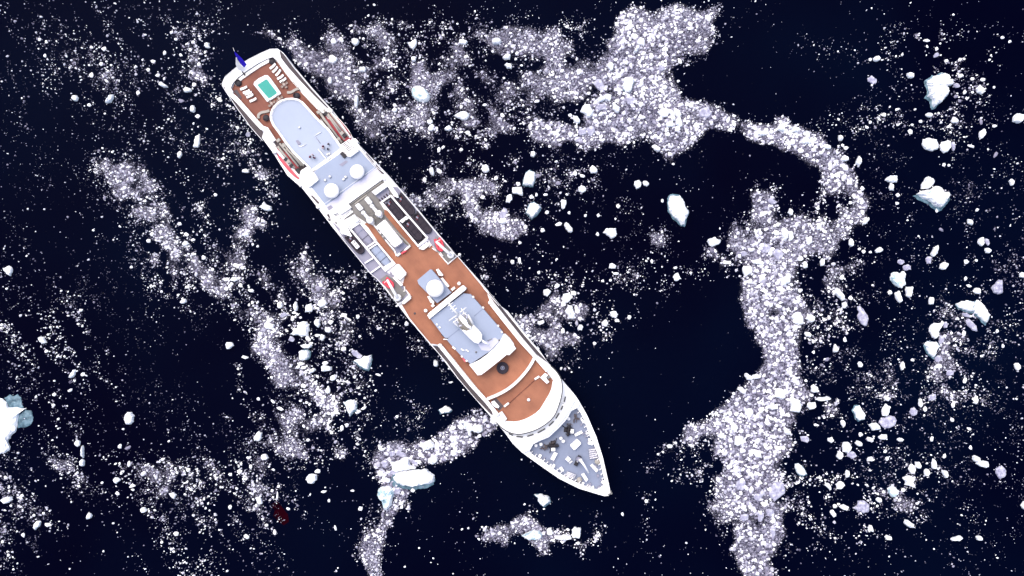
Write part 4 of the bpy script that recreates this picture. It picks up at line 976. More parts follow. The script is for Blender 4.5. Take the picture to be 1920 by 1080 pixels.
fx_ = GX0 + vi * ST; fy_ = GY0 + vj * ST
cp = np.pad(cov, 1); cv = (cp[:-1, :-1] + cp[1:, :-1] + cp[:-1, 1:] + cp[1:, 1:]) / 4
me2 = bpy.data.meshes.new("slush_film")
co = np.stack([(fx_ - 960) * MPP, (540 - fy_) * MPP, np.full(len(uq), .012)], 1).astype(np.float32)
fl = inv.reshape(-1, 4)[:, ::-1]
me2.vertices.add(len(uq)); me2.vertices.foreach_set("co", co.ravel())
me2.loops.add(fl.size); me2.loops.foreach_set("vertex_index", fl.ravel().astype(np.int32))
me2.polygons.add(len(fl)); me2.polygons.foreach_set("loop_start", (np.arange(len(fl)) * 4).astype(np.int32)); me2.polygons.foreach_set("loop_total", np.full(len(fl), 4, np.int32))
a2 = me2.attributes.new("cover", 'FLOAT', 'POINT'); a2.data.foreach_set("value", cv[vj, vi].astype(np.float32))
me2.update(calc_edges=True)
def slush_mat():
    m = bpy.data.materials.new("frazil_slush"); m.use_nodes = True
    n, l = m.node_tree.nodes, m.node_tree.links
    b = n["Principled BSDF"]; b.inputs["Roughness"].default_value = .6; b.inputs["Specular IOR Level"].default_value = .1
    tc = n.new("ShaderNodeTexCoord"); at_ = n.new("ShaderNodeAttribute"); at_.attribute_name = "cover"
    def noise(sc, det, rough=.6):
        q = n.new("ShaderNodeTexNoise"); q.inputs["Scale"].default_value = sc; q.inputs["Detail"].default_value = det; q.inputs["Roughness"].default_value = rough
        q.inputs["Distortion"].default_value = .6
        l.new(tc.outputs["Object"], q.inputs["Vector"]); return q
    fine, broad = noise(1.9, 6, .75), noise(.22, 4)
    rc = n.new("ShaderNodeValToRGB")
    rc.color_ramp.elements[0].position = .40; rc.color_ramp.elements[0].color = (.014, .013, .034, 1)
    rc.color_ramp.elements[1].position = .66; rc.color_ramp.elements[1].color = (.40, .39, .49, 1)
    l.new(fine.outputs["Fac"], rc.inputs[0]); l.new(rc.outputs[0], b.inputs["Base Color"])
    def mth(op, a, b_):
        q = n.new("ShaderNodeMath"); q.operation = op
        for k, v in enumerate((a, b_)):
            if isinstance(v, (int, float)): q.inputs[k].default_value = v
            else: l.new(v, q.inputs[k])
        return q.outputs[0]
    v = mth('ADD', mth('MULTIPLY', at_.outputs["Fac"], 1.25), mth('MULTIPLY', mth('SUBTRACT', broad.outputs["Fac"], .5), 1.5))
    v = mth('ADD', v, mth('MULTIPLY', mth('SUBTRACT', fine.outputs["Fac"], .55), 1.6))
    q = n.new("ShaderNodeMapRange"); q.inputs["From Min"].default_value = .30; q.inputs["From Max"].default_value = 1.0; q.inputs["To Max"].default_value = .9
    l.new(v, q.inputs["Value"])
    e = mth('MULTIPLY', q.outputs[0], mth('MINIMUM', mth('MULTIPLY', at_.outputs["Fac"], 5.0), 1.0))
    l.new(e, b.inputs["Alpha"])
    return m
slush = link("slush_film", me2, slush_mat()); tag(slush, 'grey frazil slush film between the packed brash ice pieces', 'slush', kind='stuff')

# ------------------------------------------------------------------ the cruise ship
ship = empty("cruise_ship", SHIP0, HEAD)
tag(ship, "white expedition cruise ship with orange teak decks, lying diagonally across the ice strewn sea", "ship")
def cen(pts): return (sum(p[0] for p in pts) / len(pts), sum(p[1] for p in pts) / len(pts))

# --- hull, with flared bow, and the lower side deck
hull_px = [('R1', 165, 575), ('R1', 200, 480), ('R1', 330, 372), ('R1', 480, 272), ('R1', 640, 190), ('R1', 730, 150), ('R1', 830, 140), ('R1', 890, 180), ('R1', 1010, 345), ('R1', 1190, 560), ('R1', 1470, 870),
           ('R2', 1290, 590), ('R3', 1100, 280), ('R3', 1250, 440), ('R4', 1000, 238), ('R4', 1200, 480), ('R4', 1500, 830), ('R5', 1640, 556), ('R5', 1900, 865), ('R6', 1340, 410), ('R6', 1565, 690), ('R6', 1735, 885), ('R7', 1310, 370),
           ('R7', 1480, 580), ('R7', 1650, 780), ('R8', 1010, 75), ('R8', 1090, 220), ('R8', 1180, 430), ('R8', 1245, 640), ('R8', 1290, 840), ('R8', 1322, 985), ('R8', 1305, 1022), ('R8', 1262, 1028), ('R8', 1190, 1008), ('R8', 1000, 950), ('R8', 800, 850),
           ('R8', 600, 712), ('R8', 430, 590), ('R8', 330, 495), ('R8', 240, 372), ('R8', 140, 260), ('R7', 470, 835), ('R7', 250, 580), ('R7', 0, 258), ('R6', 420, 800), ('R6', 180, 515), ('R5', 650, 805), ('R5', 280, 352), ('R5', 0, 22),
           ('R4', 0, 452), ('R3', 400, 800), ('R3', 230, 590), ('R2', 500, 1010), ('R2', 330, 740), ('R2', 200, 565), ('R1', 400, 920), ('R1', 210, 650)]
ZF = 8.4     # foredeck
ZU = 11.0    # side deck
hull = [L1(k, X, Y, ZU if k != 'R8' else 9.6) for k, X, Y in hull_px]
if area2(hull) < 0: hull.reverse()
xmax = max(p[0] for p in hull)
bm = bmesh.new()
def hull_ring(z, inset, rake):
    out = []
    for x, y in hull:
        t = max(0.0, (x - 30) / (xmax - 30))
        out.append(bm.verts.new((x - rake * t * t - (0.6 * inset if x < -60 else 0), y * (1 - inset * (0.25 + 2.2 * t)), z)))
    return out
prev = None
for z, ins, rk in ((-2.0, .10, 9.0), (0.0, .07, 6.5), (3.0, .035, 3.6), (6.0, .012, 1.4), (ZF, 0, 0)):
    ring = hull_ring(z, ins, rk)
    if prev:
        for i in range(len(ring)): bm.faces.new((prev[i], prev[(i + 1) % len(ring)], ring[(i + 1) % len(ring)], ring[i]))
    else: bm.faces.new(ring[::-1])
    prev = ring
bm.faces.new(prev)
finish(bm, "hull", HULLW, ship)
tube("rubbing_strake", [(x, y * 1.0 + (0.06 if y > 0 else -.06), 7.3) for x, y in hull if -66 < x < 30 and y > 0], .12, WHITE, ship)
# hull side windows, in their rows
def side_row(y_sign, z, x0, x1, step, w, h):
    edge = sorted([p for p in hull if (p[1] > 0) == (y_sign > 0)])
    x = x0
    while x < x1:
        for a, b in zip(edge, edge[1:]):
            if a[0] <= x <= b[0] and b[0] > a[0]:
                y = a[1] + (b[1] - a[1]) * (x - a[0]) / (b[0] - a[0])
                yield x, y * (1 - .012 * 1), math.atan2(b[1] - a[1], b[0] - a[0]); break
        x += step
bm = bmesh.new()
for sgn in (1, -1):
    for z, f in ((5.6, .9885), (9.6, .999)):
        for x, y, a in side_row(sgn, z, -58, 24, 2.4, 1.5, .9):
            add_box(bm, x, y * f, z, 1.5, .2, .95, a)
tag(finish(bm, "side_windows", GLASS, ship), kind='stuff')

# upper hull: stern to the front of the bridge
fd_aft = [('R8', 975, 136), ('R8', 920, 165), ('R8', 885, 240), ('R8', 800, 335), ('R8', 700, 428), ('R8', 600, 470), ('R8', 540, 500), ('R8', 505, 560)]
fd_aft_l = [L1(k, X, Y, ZU) for k, X, Y in fd_aft]
front_r = L('R8', [(1010, 75), (1000, 125)], ZU); front_l = L('R8', [(430, 592), (330, 495)], ZU)
hp = [L1(k, X, Y, ZU) for k, X, Y in hull_px]
i0 = [i for i, q in enumerate(hull_px) if q == ('R8', 1010, 75)][0]; i1 = [i for i, q in enumerate(hull_px) if q == ('R8', 430, 590)][0]
upper = hp[:i0 + 1] + [front_r[1]] + fd_aft_l[1:] + [front_l[0]] + hp[i1 + 1:]
prism("upper_hull", [(x * 1.0, y * .998) for x, y in upper], ZF, ZU, HULLW, ship)

# --- foredeck
fd = L('R8', [(925, 172), (978, 138), (1012, 175), (1040, 230), (1075, 320), (1105, 410), (1150, 500), (1190, 600), (1218, 700), (1242, 800), (1262, 885), (1240, 925), (1190, 962), (1080, 928), (960, 878), (850, 820), (740, 745), (640, 670), (560, 620), (520, 590), (505, 560),
              (540, 502), (600, 472), (700, 430), (800, 337), (885, 242)], ZF + .05)
prism("foredeck", fd, ZF - .2, ZF + .05, SLATE, ship)
# bulwark: white band between hull edge and foredeck
fdz = L('R8', [(978, 134), (1012, 172), (1042, 228), (1078, 320), (1108, 410), (1153, 500), (1193, 600), (1221, 700), (1246, 800), (1266, 887), (1243, 930), (1190, 966), (1080, 932), (960, 882), (850, 824), (740, 749), (640, 674), (558, 624), (516, 594), (500, 562)], 9.6)
outer = [L1(k, X, Y, 9.6) for k, X, Y in hull_px[i0:i1 + 1]]
bul = outer + fdz[::-1]
bul = [p for p in bul]
prism("bulwark", bul, ZF, 9.6, WHITE, ship, 0.0)
# bow fitting
a = L1('R8', 1320, 985, 9.8); b = L1('R8', 1345, 1000, 9.8)
bm = bmesh.new(); add_tube(bm, [(*L1('R8', 1296, 1012, 9.75), 9.75), (*L1('R8', 1330, 1000, 9.8), 9.8), (*L1('R8', 1320, 970, 9.75), 9.75)], .22)
add_lathe(bm, *L1('R8', 1330, 1000, 9.9), [(0, 9.6), (.3, 9.6), (.3, 9.95), (.2, 10.05), (0, 10.05)], 14)
finish(bm, "bow_fairlead", GREY, ship)
tube("jackstaff", [(*L1('R8', 1300, 990, 9.6), 9.6), (*L1('R8', 1310, 1000, 11.5), 11.6)], .07, WHITE, ship)
tri = L('R8', [(1240, 925), (1190, 962), (1215, 1004), (1300, 1015), (1312, 980), (1275, 880)], 9.64)
prism("bow_cap", tri, 9.2, 9.66, WHITE, ship)

# foredeck gear
def rbox(name, k, pts, z0, z1, m, bev=.06):
    return prism(name, L(k, pts, z1), z0, z1, m, ship, bev)
zf = ZF + .05
rbox("deck_hatch", 'Z7', [(632, 408), (705, 342), (722, 342), (760, 385), (758, 402), (690, 468), (672, 468), (634, 428)], zf, zf + 1.0, WHITE, .12)
rbox("deck_locker", 'Z7', [(678, 280), (768, 238), (782, 268), (692, 310)], zf, zf + .8, WHITE)
rbox("deck_locker", 'Z7', [(440, 492), (482, 510), (436, 598), (394, 580)], zf, zf + .8, WHITE)
rbox("deck_locker", 'Z7', [(606, 546), (644, 580), (610, 616), (572, 582)], zf, zf + 1.1, WHITE, .1)
rbox("deck_locker", 'Z7', [(646, 594), (658, 606), (626, 634), (614, 622)], zf, zf + .5, WHITE)
rbox("deck_locker", 'Z7', [(866, 656), (896, 634), (968, 708), (942, 738)], zf, zf + .7, WHITE)
rbox("deck_locker", 'Z7', [(760, 762), (796, 744), (846, 822), (818, 852)], zf, zf + .7, WHITE)
def winch(X, Y, ang):
    x, y = L1('Z7', X, Y, zf + 1)
    bm = bmesh.new()
    R = lambda u, v, z: (x + u * math.cos(ang) - v * math.sin(ang), y + u * math.sin(ang) + v * math.cos(ang), z)
    add_box(bm, x, y, zf + .12, 2.4, 1.3, .24, ang)
    for v in (-1.0, -.35, .35, 1.0):
        add_tube(bm, [R(0, v - .07, zf + .85), R(0, v + .07, zf + .85)], .72, 16)
    add_tube(bm, [R(0, -1.5, zf + .85), R(0, 1.5, zf + .85)], .33, 12)
    add_tube(bm, [R(-1.9, .9, zf + .3), R(-.6, .5, zf + .9)], .10, 6)
    add_tube(bm, [R(1.9, -.9, zf + .3), R(.4, -.5, zf + .9)], .10, 6)
    w = finish(bm, "anchor_winch", BLACK, ship)
    bm = bmesh.new(); c = R(.9, 0, 0); add_box(bm, c[0], c[1], zf + .9, .9, 1.1, .9, ang, .1)
    finish(bm, "winch_motor", WHITE, w)
    return w
winch(612, 238, .7); winch(428, 420, -.7)
for X, Y in ((520, 332), (548, 366), (612, 98), (222, 415), (282, 402)):
    x, y = L1('Z7', X, Y, zf + .8)
    lathe("mooring_bollard", x, y, [(0, zf), (.34, zf), (.34, zf + .6), (.46, zf + .68), (.46, zf + .8), (0, zf + .84)], WHITE, ship, 14)
# dark gear crowded under the bridge front
bm = bmesh.new()
for k in range(34):
    t = rnd.random(); sgn = rnd.random() < .5
    A, B = ((300, 470), (420, 350)) if sgn else ((560, 220), (700, 70))
    X = A[0] + (B[0] - A[0]) * t + rnd.uniform(-18, 42); Y = A[1] + (B[1] - A[1]) * t + rnd.uniform(-24, 22)
    x, y = L1('Z7', X, Y, zf + .5)
    if rnd.random() < .5: add_box(bm, x, y, zf + .35, rnd.uniform(.3, .9), rnd.uniform(.15, .4), rnd.uniform(.4, .9), rnd.uniform(0, 3))
    else: add_tube(bm, [(x, y, zf + .1), (x + rnd.uniform(-.9, .9), y + rnd.uniform(-.9, .9), zf + rnd.uniform(.3, .9))], .09, 6)
tag(finish(bm, "mooring_gear", DKGREY, ship), kind='stuff')
# stays inside the bulwark and small fittings along it
bm = bmesh.new(); bm2 = bmesh.new()
for x, y in resample(fdz[1:], 1.25):
    s = -1 if y > 0 else 1
    add_box(bm, x - .05, y + s * .35, zf + .5, .14, .7, 1.0)
    if rnd.random() < .55:
        add_box(bm2, x + rnd.uniform(-.3, .3), y + s * rnd.uniform(.7, 1.5), zf + .25, rnd.uniform(.3, 1.0), rnd.uniform(.2, .6), rnd.uniform(.3, .6), rnd.uniform(0, 3))
tag(finish(bm, "bulwark_stays", WHITE, ship), kind='stuff')
tag(finish(bm2, "deck_fittings", LAV, ship), kind='stuff')
bm = bmesh.new()
for k, (X, Y) in enumerate(((770, 110), (795, 135), (830, 270), (860, 350), (855, 390), (885, 385), (270, 540), (285, 590), (395, 655), (430, 660), (520, 690), (540, 710), (740, 820), (780, 870), (860, 905), (900, 915), (950, 610), (1020, 850))):
    x, y = L1('Z7', X, Y, zf + .6)
    add_box(bm, x, y, zf + .3, rnd.uniform(.5, 1.1), rnd.uniform(.4, .8), .6, rnd.uniform(0, 3), .04)
tag(finish(bm, "small_lockers", WHITE, ship), kind='stuff')
# grated platforms either side
def platform(pts, n):
    P = L('Z7', pts, zf + .5)
    pl = prism("grated_platform", P, zf + .2, zf + .45, LAV, ship)
    for k in range(n):
        t = (k + .5) / n
        a = (P[0][0] * (1 - t) + P[1][0] * t, P[0][1] * (1 - t) + P[1][1] * t); b = (P[3][0] * (1 - t) + P[2][0] * t, P[3][1] * (1 - t) + P[2][1] * t)
        tube("bar", [(*a, zf + .55), (*b, zf + .55)], .10, WHITE, pl, 6)
platform([(848, 458), (866, 582), (962, 566), (936, 444)], 5)
platform([(596, 722), (566, 782), (672, 822), (704, 762)], 4)
# foredeck crane
cr = lathe("deck_crane", *L1('Z7', 735, 590, zf + 2), [(0, zf), (.75, zf), (.7, zf + 1.4), (.5, zf + 2.0), (0, zf + 2.1)], LAV, ship, 18)
tube("boom", [(*L1('Z7', 742, 580, zf + 2.4), zf + 2.3), (*L1('Z7', 790, 640, zf + 2.6), zf + 2.5), (*L1('Z7', 852, 745, zf + 2.3), zf + 2.2)], .42, WHITE, cr, 8, .2)
tube("boom_strut", [(*L1('Z7', 712, 612, zf + 1.8), zf + 1.6), (*L1('Z7', 770, 575, zf + 1.8), zf + 1.9)], .18, WHITE, cr, 8)
bm = bmesh.new()
for X, Y in ((740, 556), (716, 606), (700, 640)):
    x, y = L1('Z7', X, Y, zf + .8); add_box(bm, x, y, zf + .5, .9, .7, 1.0, .4)
finish(bm, "crane_motor", BLACK, cr)
for X, Y in ((955, 610), (740, 825)):
    lathe("rope_drum", *L1('Z7', X, Y, zf + .6), [(0, zf), (.7, zf), (.7, zf + .15), (.35, zf + .2), (.35, zf + .6), (.7, zf + .65), (.7, zf + .75), (0, zf + .75)], BEAM, ship, 16)

# --- bridge tiers: curved white steps down to the foredeck
arc_dash = smooth_curve(L('R8', [(985, 60), (930, 10), (866, 20), (838, 125), (760, 260), (660, 350), (560, 398), (430, 436), (330, 415), (250, 372)], 12.2)[2:], 2)
arc_line = smooth_curve(L('R7', [(1330, 400), (1420, 480), (1486, 590), (1492, 740), (1440, 920)], 14.4) + L('R8', [(742, 240), (600, 348), (430, 402), (330, 398), (225, 345), (150, 265)], 14.4), 2)
Z1 = 14.5
# bridge tier (z ZU -> 12.3): from fd_aft arc back
bt = L('R8', [(958, 60), (925, 120), (870, 215), (790, 318), (690, 405), (590, 452), (500, 470), (420, 462), (340, 430), (235, 360)], 12.0)
bt = smooth_curve(bt, 2)
prism("bridge_tier", bt + [L1('R7', 1000, 1000, 12.0)], ZU, 12.0, WHITE, ship)
# bridge windows: dark dashes along the arc
segs = resample(arc_dash, .33)
tot = len(segs)
k = 0
while k < tot - 6:
    n = rnd.choice((5, 6, 7, 5))
    if k + n < tot:
        a, b = Vector(segs[k]), Vector(segs[k + n - 1])
        c = (a + b) / 2; ang = math.atan2(b.y - a.y, b.x - a.x)
        box("bridge_window", c.x, c.y, 12.08, (b - a).length, .34, .5, GLASS, ship, ang)
    k += n + 2
# superstructure: full beam aft, narrower between the long side beams forward
sup_px_right = [('R2', 1150, 715), ('R2', 1270, 575), ('R3', 905, 70), ('R3', 1105, 345), ('R3', 1245, 440), ('R4', 1000, 240), ('R4', 1200, 482), ('R4', 1500, 832), ('R5', 1640, 560), ('R5', 1880, 850), ('R6', 1110, 180), ('R6', 1185, 300), ('R6', 1325, 480), ('R6', 1525, 730), ('R6', 1690, 925)]
sup_px_left = [('R8', 150, 265), ('R7', 620, 870), ('R7', 400, 620), ('R7', 100, 250), ('R6', 560, 860), ('R6', 500, 800), ('R6', 430, 800), ('R6', 180, 516), ('R5', 650, 808), ('R5', 280, 354), ('R5', 0, 24), ('R4', 0, 454), ('R3', 400, 802), ('R3', 240, 592), ('R2', 640, 1050), ('R2', 805, 972)]
sup = [L1(k, X, Y, Z1) for k, X, Y in sup_px_right] + arc_line[:-1] + [L1(k, X, Y, Z1) for k, X, Y in sup_px_left]
prism("superstructure", sup, ZU, Z1, WHITE, ship)
# narrow dark strip along the curved wheelhouse roof edge
roof_arc = offset_line(arc_line, 0.0)
strip("roof_arc_strip", arc_line[2:-2], .27, Z1 - .6, Z1 + .06, GLASS, ship)
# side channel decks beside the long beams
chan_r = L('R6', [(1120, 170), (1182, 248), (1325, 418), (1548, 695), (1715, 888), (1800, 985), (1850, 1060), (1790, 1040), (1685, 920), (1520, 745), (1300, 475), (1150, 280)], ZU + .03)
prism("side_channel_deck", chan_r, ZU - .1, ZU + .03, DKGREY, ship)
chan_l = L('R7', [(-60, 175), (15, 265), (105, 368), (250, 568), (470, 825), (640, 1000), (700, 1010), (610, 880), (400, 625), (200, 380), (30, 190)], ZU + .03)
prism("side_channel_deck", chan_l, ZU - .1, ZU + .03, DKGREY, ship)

# --- stern: pool deck, bulwarks, lower side strips
zp = 11.25
pool_deck = L('R1', [(285, 620), (330, 520), (430, 440), (570, 350), (690, 285), (770, 255), (830, 300), (900, 400), (1000, 530), (1120, 670), (1300, 860)], zp) + L('R2', [(880, 240), (900, 400), (500, 640), (420, 620), (335, 600), (200, 420), (60, 260)], zp) + L('R1', [(520, 930), (400, 790), (300, 690)], zp)
prism("pool_deck", pool_deck, ZU - .2, zp, TEAKD, ship)
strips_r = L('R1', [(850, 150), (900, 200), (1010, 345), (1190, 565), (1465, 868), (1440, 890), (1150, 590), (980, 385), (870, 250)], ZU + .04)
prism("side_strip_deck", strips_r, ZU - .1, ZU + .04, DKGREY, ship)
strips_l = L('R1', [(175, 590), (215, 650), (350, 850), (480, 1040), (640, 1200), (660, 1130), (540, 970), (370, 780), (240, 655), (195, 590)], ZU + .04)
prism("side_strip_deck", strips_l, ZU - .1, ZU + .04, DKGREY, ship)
# stern bulwark: broad white cap, pinkish inner face
zb = 12.2
b_out = L('R1', [(245, 690), (205, 620), (215, 540), (300, 440), (420, 350), (560, 255), (690, 195), (790, 178), (860, 235), (960, 365), (1100, 520), (1260, 690), (1460, 885)], zb)
b_in = L('R1', [(300, 650), (268, 600), (290, 545), (360, 470), (470, 390), (590, 310), (700, 255), (775, 232), (830, 280), (920, 400), (1060, 575), (1200, 740), (1350, 905)], zb)
prism("stern_bulwark", b_out + b_in[::-1], ZU, zb, WHITE, ship, .05)
stepin = L('R1', [(320, 560), (400, 480), (500, 410), (620, 330), (730, 272)], zp + .5)
strip("stern_bench", stepin, .8, zp, zp + .45, CREAM, ship)
lb = L('R1', [(250, 660), (330, 730), (420, 830), (560, 990), (640, 1075)], zb) + L('R2', [(250, 460), (340, 600)], zb)
strip("side_bulwark", lb, 1.15, ZU, zb + .012, WHITE, ship)
rb = L('R2', [(830, 130), (905, 205), (960, 270)], zb)
strip("side_bulwark", rb, 1.1, ZU, zb + .02, WHITE, ship)
for nm, pts in (("stern_rail", L('R1', [(165, 560), (205, 470), (330, 365), (480, 265), (640, 185), (740, 142), (830, 138), (900, 190), (1010, 345), (1230, 610), (1465, 868)], 12.0)),
                ("side_rail", L('R1', [(170, 575), (215, 650), (350, 850), (500, 1060), (650, 1230)], 12.0))):
    railing(nm, pts, ZU, ship, 1.1, 1.5, r=.07)
# flagstaff
fs = tube("flagstaff", [(*L1('R1', 430, 440, 11.4), 11.4), (*L1('R1', 395, 395, 12.6), 12.8), (*L1('R1', 302, 125, 17.0), 17.2)], .09, WHITE, ship, 8, .04)
box("staff_socket", *L1('R1', 425, 430, 12), 11.8, 1.1, .35, .9, BLACK, fs, -.1)
# pool
pz = zp + .55
pw = L('R1', [(540, 560), (548, 530), (600, 490), (680, 448), (712, 452), (745, 488), (865, 655), (868, 672), (715, 768), (700, 765), (625, 665)], pz)
pool = prism("swimming_pool", pw, zp, pz, TILE, ship, .12)
prism("pool_water", L('R1', [(592, 575), (600, 560), (690, 502), (705, 505), (820, 655), (815, 672), (735, 725), (718, 722)], pz + .02), pz - .3, pz + .015, POOL, pool)
strip("pool_coping", L('R1', [(583, 572), (592, 552), (690, 492), (708, 496), (828, 655), (820, 678), (735, 735), (715, 730)], pz + .08), .22, pz, pz + .08, TILE, pool, True)
# curved grey benches by the lounge front
for pts in (smooth_curve(L('R1', [(940, 655), (990, 655), (1040, 620), (1085, 605), (1125, 612)], zp + .5), 2), smooth_curve(L('R1', [(600, 965), (595, 920), (640, 890), (690, 885), (730, 870)], zp + .5), 2), smooth_curve(L('R1', [(1020, 520), (1060, 560), (1090, 600)], zp + .5), 2)):
    strip("curved_bench", pts, .65, zp, zp + .45, BEAM, ship)
rbox("stern_hatch", 'Z1', [(70, 765), (125, 745), (212, 880), (195, 900), (150, 880)], zp, zp + .1, DKGREY, .02)

# --- lounge with rounded aft end
zl = 13.5
lounge = L('Z2', [(600, 985), (480, 860), (330, 705), (240, 590), (160, 470), (85, 370), (55, 300), (52, 240), (75, 170), (125, 105), (190, 60), (260, 38), (330, 34), (400, 48), (455, 80), (520, 150), (640, 285), (800, 440), (945, 640), (985, 725)], zl)
lo = prism("aft_lounge", lounge, ZU, zl, WHITE, ship)
inner = L('Z2', [(572, 925), (490, 840), (345, 695), (255, 580), (175, 462), (102, 362), (74, 300), (70, 245), (92, 178), (138, 118), (200, 75), (265, 54), (330, 50), (392, 62), (442, 92), (508, 162), (628, 295), (786, 448), (925, 645), (925, 668)], zl + .05)
prism("lounge_roof_deck", inner, zl - .1, zl + .05, PALE, lo)
strip("roof_coaming", lounge[1:-1], .35, zl, zl + .4, WHITE, lo)
railing("roof_rail", inner[:-1], zl, lo, 1.0, 1.6, r=.03)
rbox("roof_hatch", 'Z2', [(365, 565), (395, 555), (435, 600), (400, 625)], zl, zl + .25, LAV)
def pipe(name, k, pts, z, r=.10, m=WHITE): return tube(name, [(*L1(k, X, Y, z), z) for X, Y in pts], r, m, ship, 6)
pipe("roof_pipe", 'Z2', [(400, 630), (440, 640), (500, 610)], zl + .2); pipe("roof_pipe", 'Z2', [(615, 500), (690, 455)], zl + .2)
pipe("roof_pipe", 'Z2', [(615, 515), (680, 600)], zl + .15, .06, LAV)
strip("wind_screen", L('Z2', [(652, 672), (745, 790)], zl + .8), .22, zl, zl + .9, WHITE, ship)
strip("wind_screen", L('Z2', [(570, 950), (700, 870), (800, 780), (945, 690)], zl + 1.1), .42, ZU + 2, zl + 1.1, WHITE, ship)
for X, Y in ((415, 400), (770, 740), (795, 730)):
    x, y = L1('Z2', X, Y, zl + .3); lathe("roof_vent", x, y, [(0, zl), (.2, zl), (.2, zl + .3), (.32, zl + .35), (0, zl + .5)], WHITE, ship, 12)

# --- boat bays each side of the lounge: dark floor and long davit beams
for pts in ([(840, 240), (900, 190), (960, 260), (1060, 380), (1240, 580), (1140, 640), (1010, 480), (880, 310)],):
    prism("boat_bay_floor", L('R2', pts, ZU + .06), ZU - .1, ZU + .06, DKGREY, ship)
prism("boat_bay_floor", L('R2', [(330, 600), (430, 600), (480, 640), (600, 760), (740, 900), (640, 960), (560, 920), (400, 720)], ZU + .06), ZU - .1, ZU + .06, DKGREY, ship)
def davit(k, lines, z=12.9):
    d = None
    for (X0, Y0, X1, Y1, r) in lines:
        a, b = L1(k, X0, Y0, z), L1(k, X1, Y1, z)
        if d is None: d = tube("boat_davit", [(*a, z), (*b, z)], r, BEAM, ship, 8)
        else: tube("davit_beam", [(*a, z), (*b, z)], r, BEAM, d, 8)
    return d
d1 = davit('Z2', [(655, 190, 950, 590, .30), (705, 270, 890, 510, .26), (720, 170, 985, 550, .24), (765, 215, 955, 460, .26), (795, 205, 1040, 520, .16)])
d2 = davit('Z2', [(140, 640, 355, 915, .30), (165, 600, 400, 890, .26), (205, 600, 440, 880, .26), (250, 665, 470, 880, .30)])
for d, pts in ((d1, ((655, 200), (745, 220), (950, 470), (985, 500), (770, 415), (805, 450), (905, 545))), (d2, ((145, 560), (215, 625), (240, 800), (270, 830), (310, 880), (350, 730), (380, 770)))):
    for X, Y in pts:
        x, y = L1('Z2', X, Y, 13.2); box("davit_bracket", x, y, 12.75, .8, 1.0, .9, BEAM if rnd.random() < .6 else BLACK, d, rnd.uniform(-.1, .1), .05)
# white outboard sills over the lifeboats
strip("boat_sill", L('R2', [(940, 200), (1010, 250), (1130, 390), (1250, 560)], 12.3), .5, 11.6, 12.3, WHITE, ship)
strip("boat_sill", L('R2', [(330, 660), (400, 740), (520, 880), (640, 1020)], 12.3), .55, 11.6, 12.3, WHITE, ship)
rbox("sill_end_block", 'R2', [(985, 200), (1030, 215), (1040, 250), (1000, 262), (975, 235)], ZU, 12.5, WHITE, .1)
rbox("sill_end_block", 'R2', [(300, 680), (340, 650), (380, 730), (330, 750)], ZU, 12.5, WHITE, .1)
# white blocks with louvres closing the bays
zk = Z1 + 1.0
blk = rbox("ventilation_block", 'Z2', [(940, 612), (1040, 545), (1060, 552), (1165, 670), (1160, 700), (1062, 772), (1040, 770), (945, 660)], ZU, zk, WHITE, .15)
for row, (X0, Y0) in enumerate(((970, 610), (992, 592), (1022, 572))):
    for j in range(6):
        x, y = L1('Z2', X0 + j * 14.5, Y0 + j * 15.2 + 2, zk + .03)
        box("louvre", x, y, zk + .012, .22, .75 - .15 * row, .035, GREY, blk, -.15)
rbox("ventilation_block", 'R3', [(215, 380), (285, 335), (300, 335), (425, 480), (425, 495), (320, 580), (305, 580), (190, 460)], ZU, zk, WHITE, .15)
rbox("bay_hatch", 'R3', [(145, 375), (180, 345), (222, 390), (190, 425)], ZU, 12.8, BLACK, .03)
rbox("side_wing", 'R3', [(155, 510), (195, 480), (230, 555), (205, 575)], ZU, 13.4, WHITE, .1)
rbox("side_wing", 'R2', [(1275, 575), (1310, 565), (1350, 610), (1320, 630)], ZU, 13.4, WHITE, .1)
rbox("roof_hatch", 'Z2', [(925, 730), (960, 700), (1015, 760), (980, 790)], Z1, Z1 + .5, BLACK, .03)

# --- observation deck with two white radomes
obs = L('R3', [(340, 575), (430, 495), (425, 470), (370, 395), (700, 165), (760, 215), (800, 215), (905, 140), (930, 150), (1108, 350), (515, 800)], Z1 + .05)
prism("observation_deck", obs, Z1 - .1, Z1 + .05, BLUE, ship)
def dome(k, X, Y, r, z, hgt):
    x, y = L1(k, X, Y, z + hgt * .5)
    R = r
    prof = [(R * .55, z), (R * .55, z + .7), (R * .9, z + .7 + R * .25)]
    for t in range(0, 91, 10):
        prof.append((R * math.cos(math.radians(t)), z + .9 + R * .5 + .55 * R * math.sin(math.radians(t))))
    return lathe("radome", x, y, prof, WHITE, ship, 40)
dome('R3', 895, 400, 88 / 6.353 * MPP * .945, Z1, 1.9)
dome('R3', 592, 626, 90 / 6.353 * MPP * .945, Z1, 1.9)
for X, Y in ((800, 1020), (740, 1066), (1000, 1025), (975, 1055)):
    x, y = L1('Z2', X, Y, Z1 + .3)
    lathe("deck_vent", x, y, [(0, Z1), (.22, Z1), (.22, Z1 + .3), (.38, Z1 + .36), (0, Z1 + .5)], WHITE, ship, 12)
rbox("deck_mat", 'Z2', [(915, 870), (1000, 815), (1030, 830), (960, 890)], Z1, Z1 + .12, LAV, .01)
railing("deck_rail", L('R3', [(935, 120), (1110, 330), (1250, 440)], Z1 + 1), Z1, ship, 1.05, 1.5, r=.07)
railing("deck_rail", L('R3', [(235, 590), (330, 680), (470, 850), (560, 960)], Z1 + 1), Z1, ship, 1.05, 1.5, r=.07)
for X, Y in ((1105, 290), (415, 815)):
    box("lamp_bracket", *L1('R3', X, Y, Z1 + 1), Z1 + .6, .6, .6, 1.2, WHITE, ship, 0, .05)
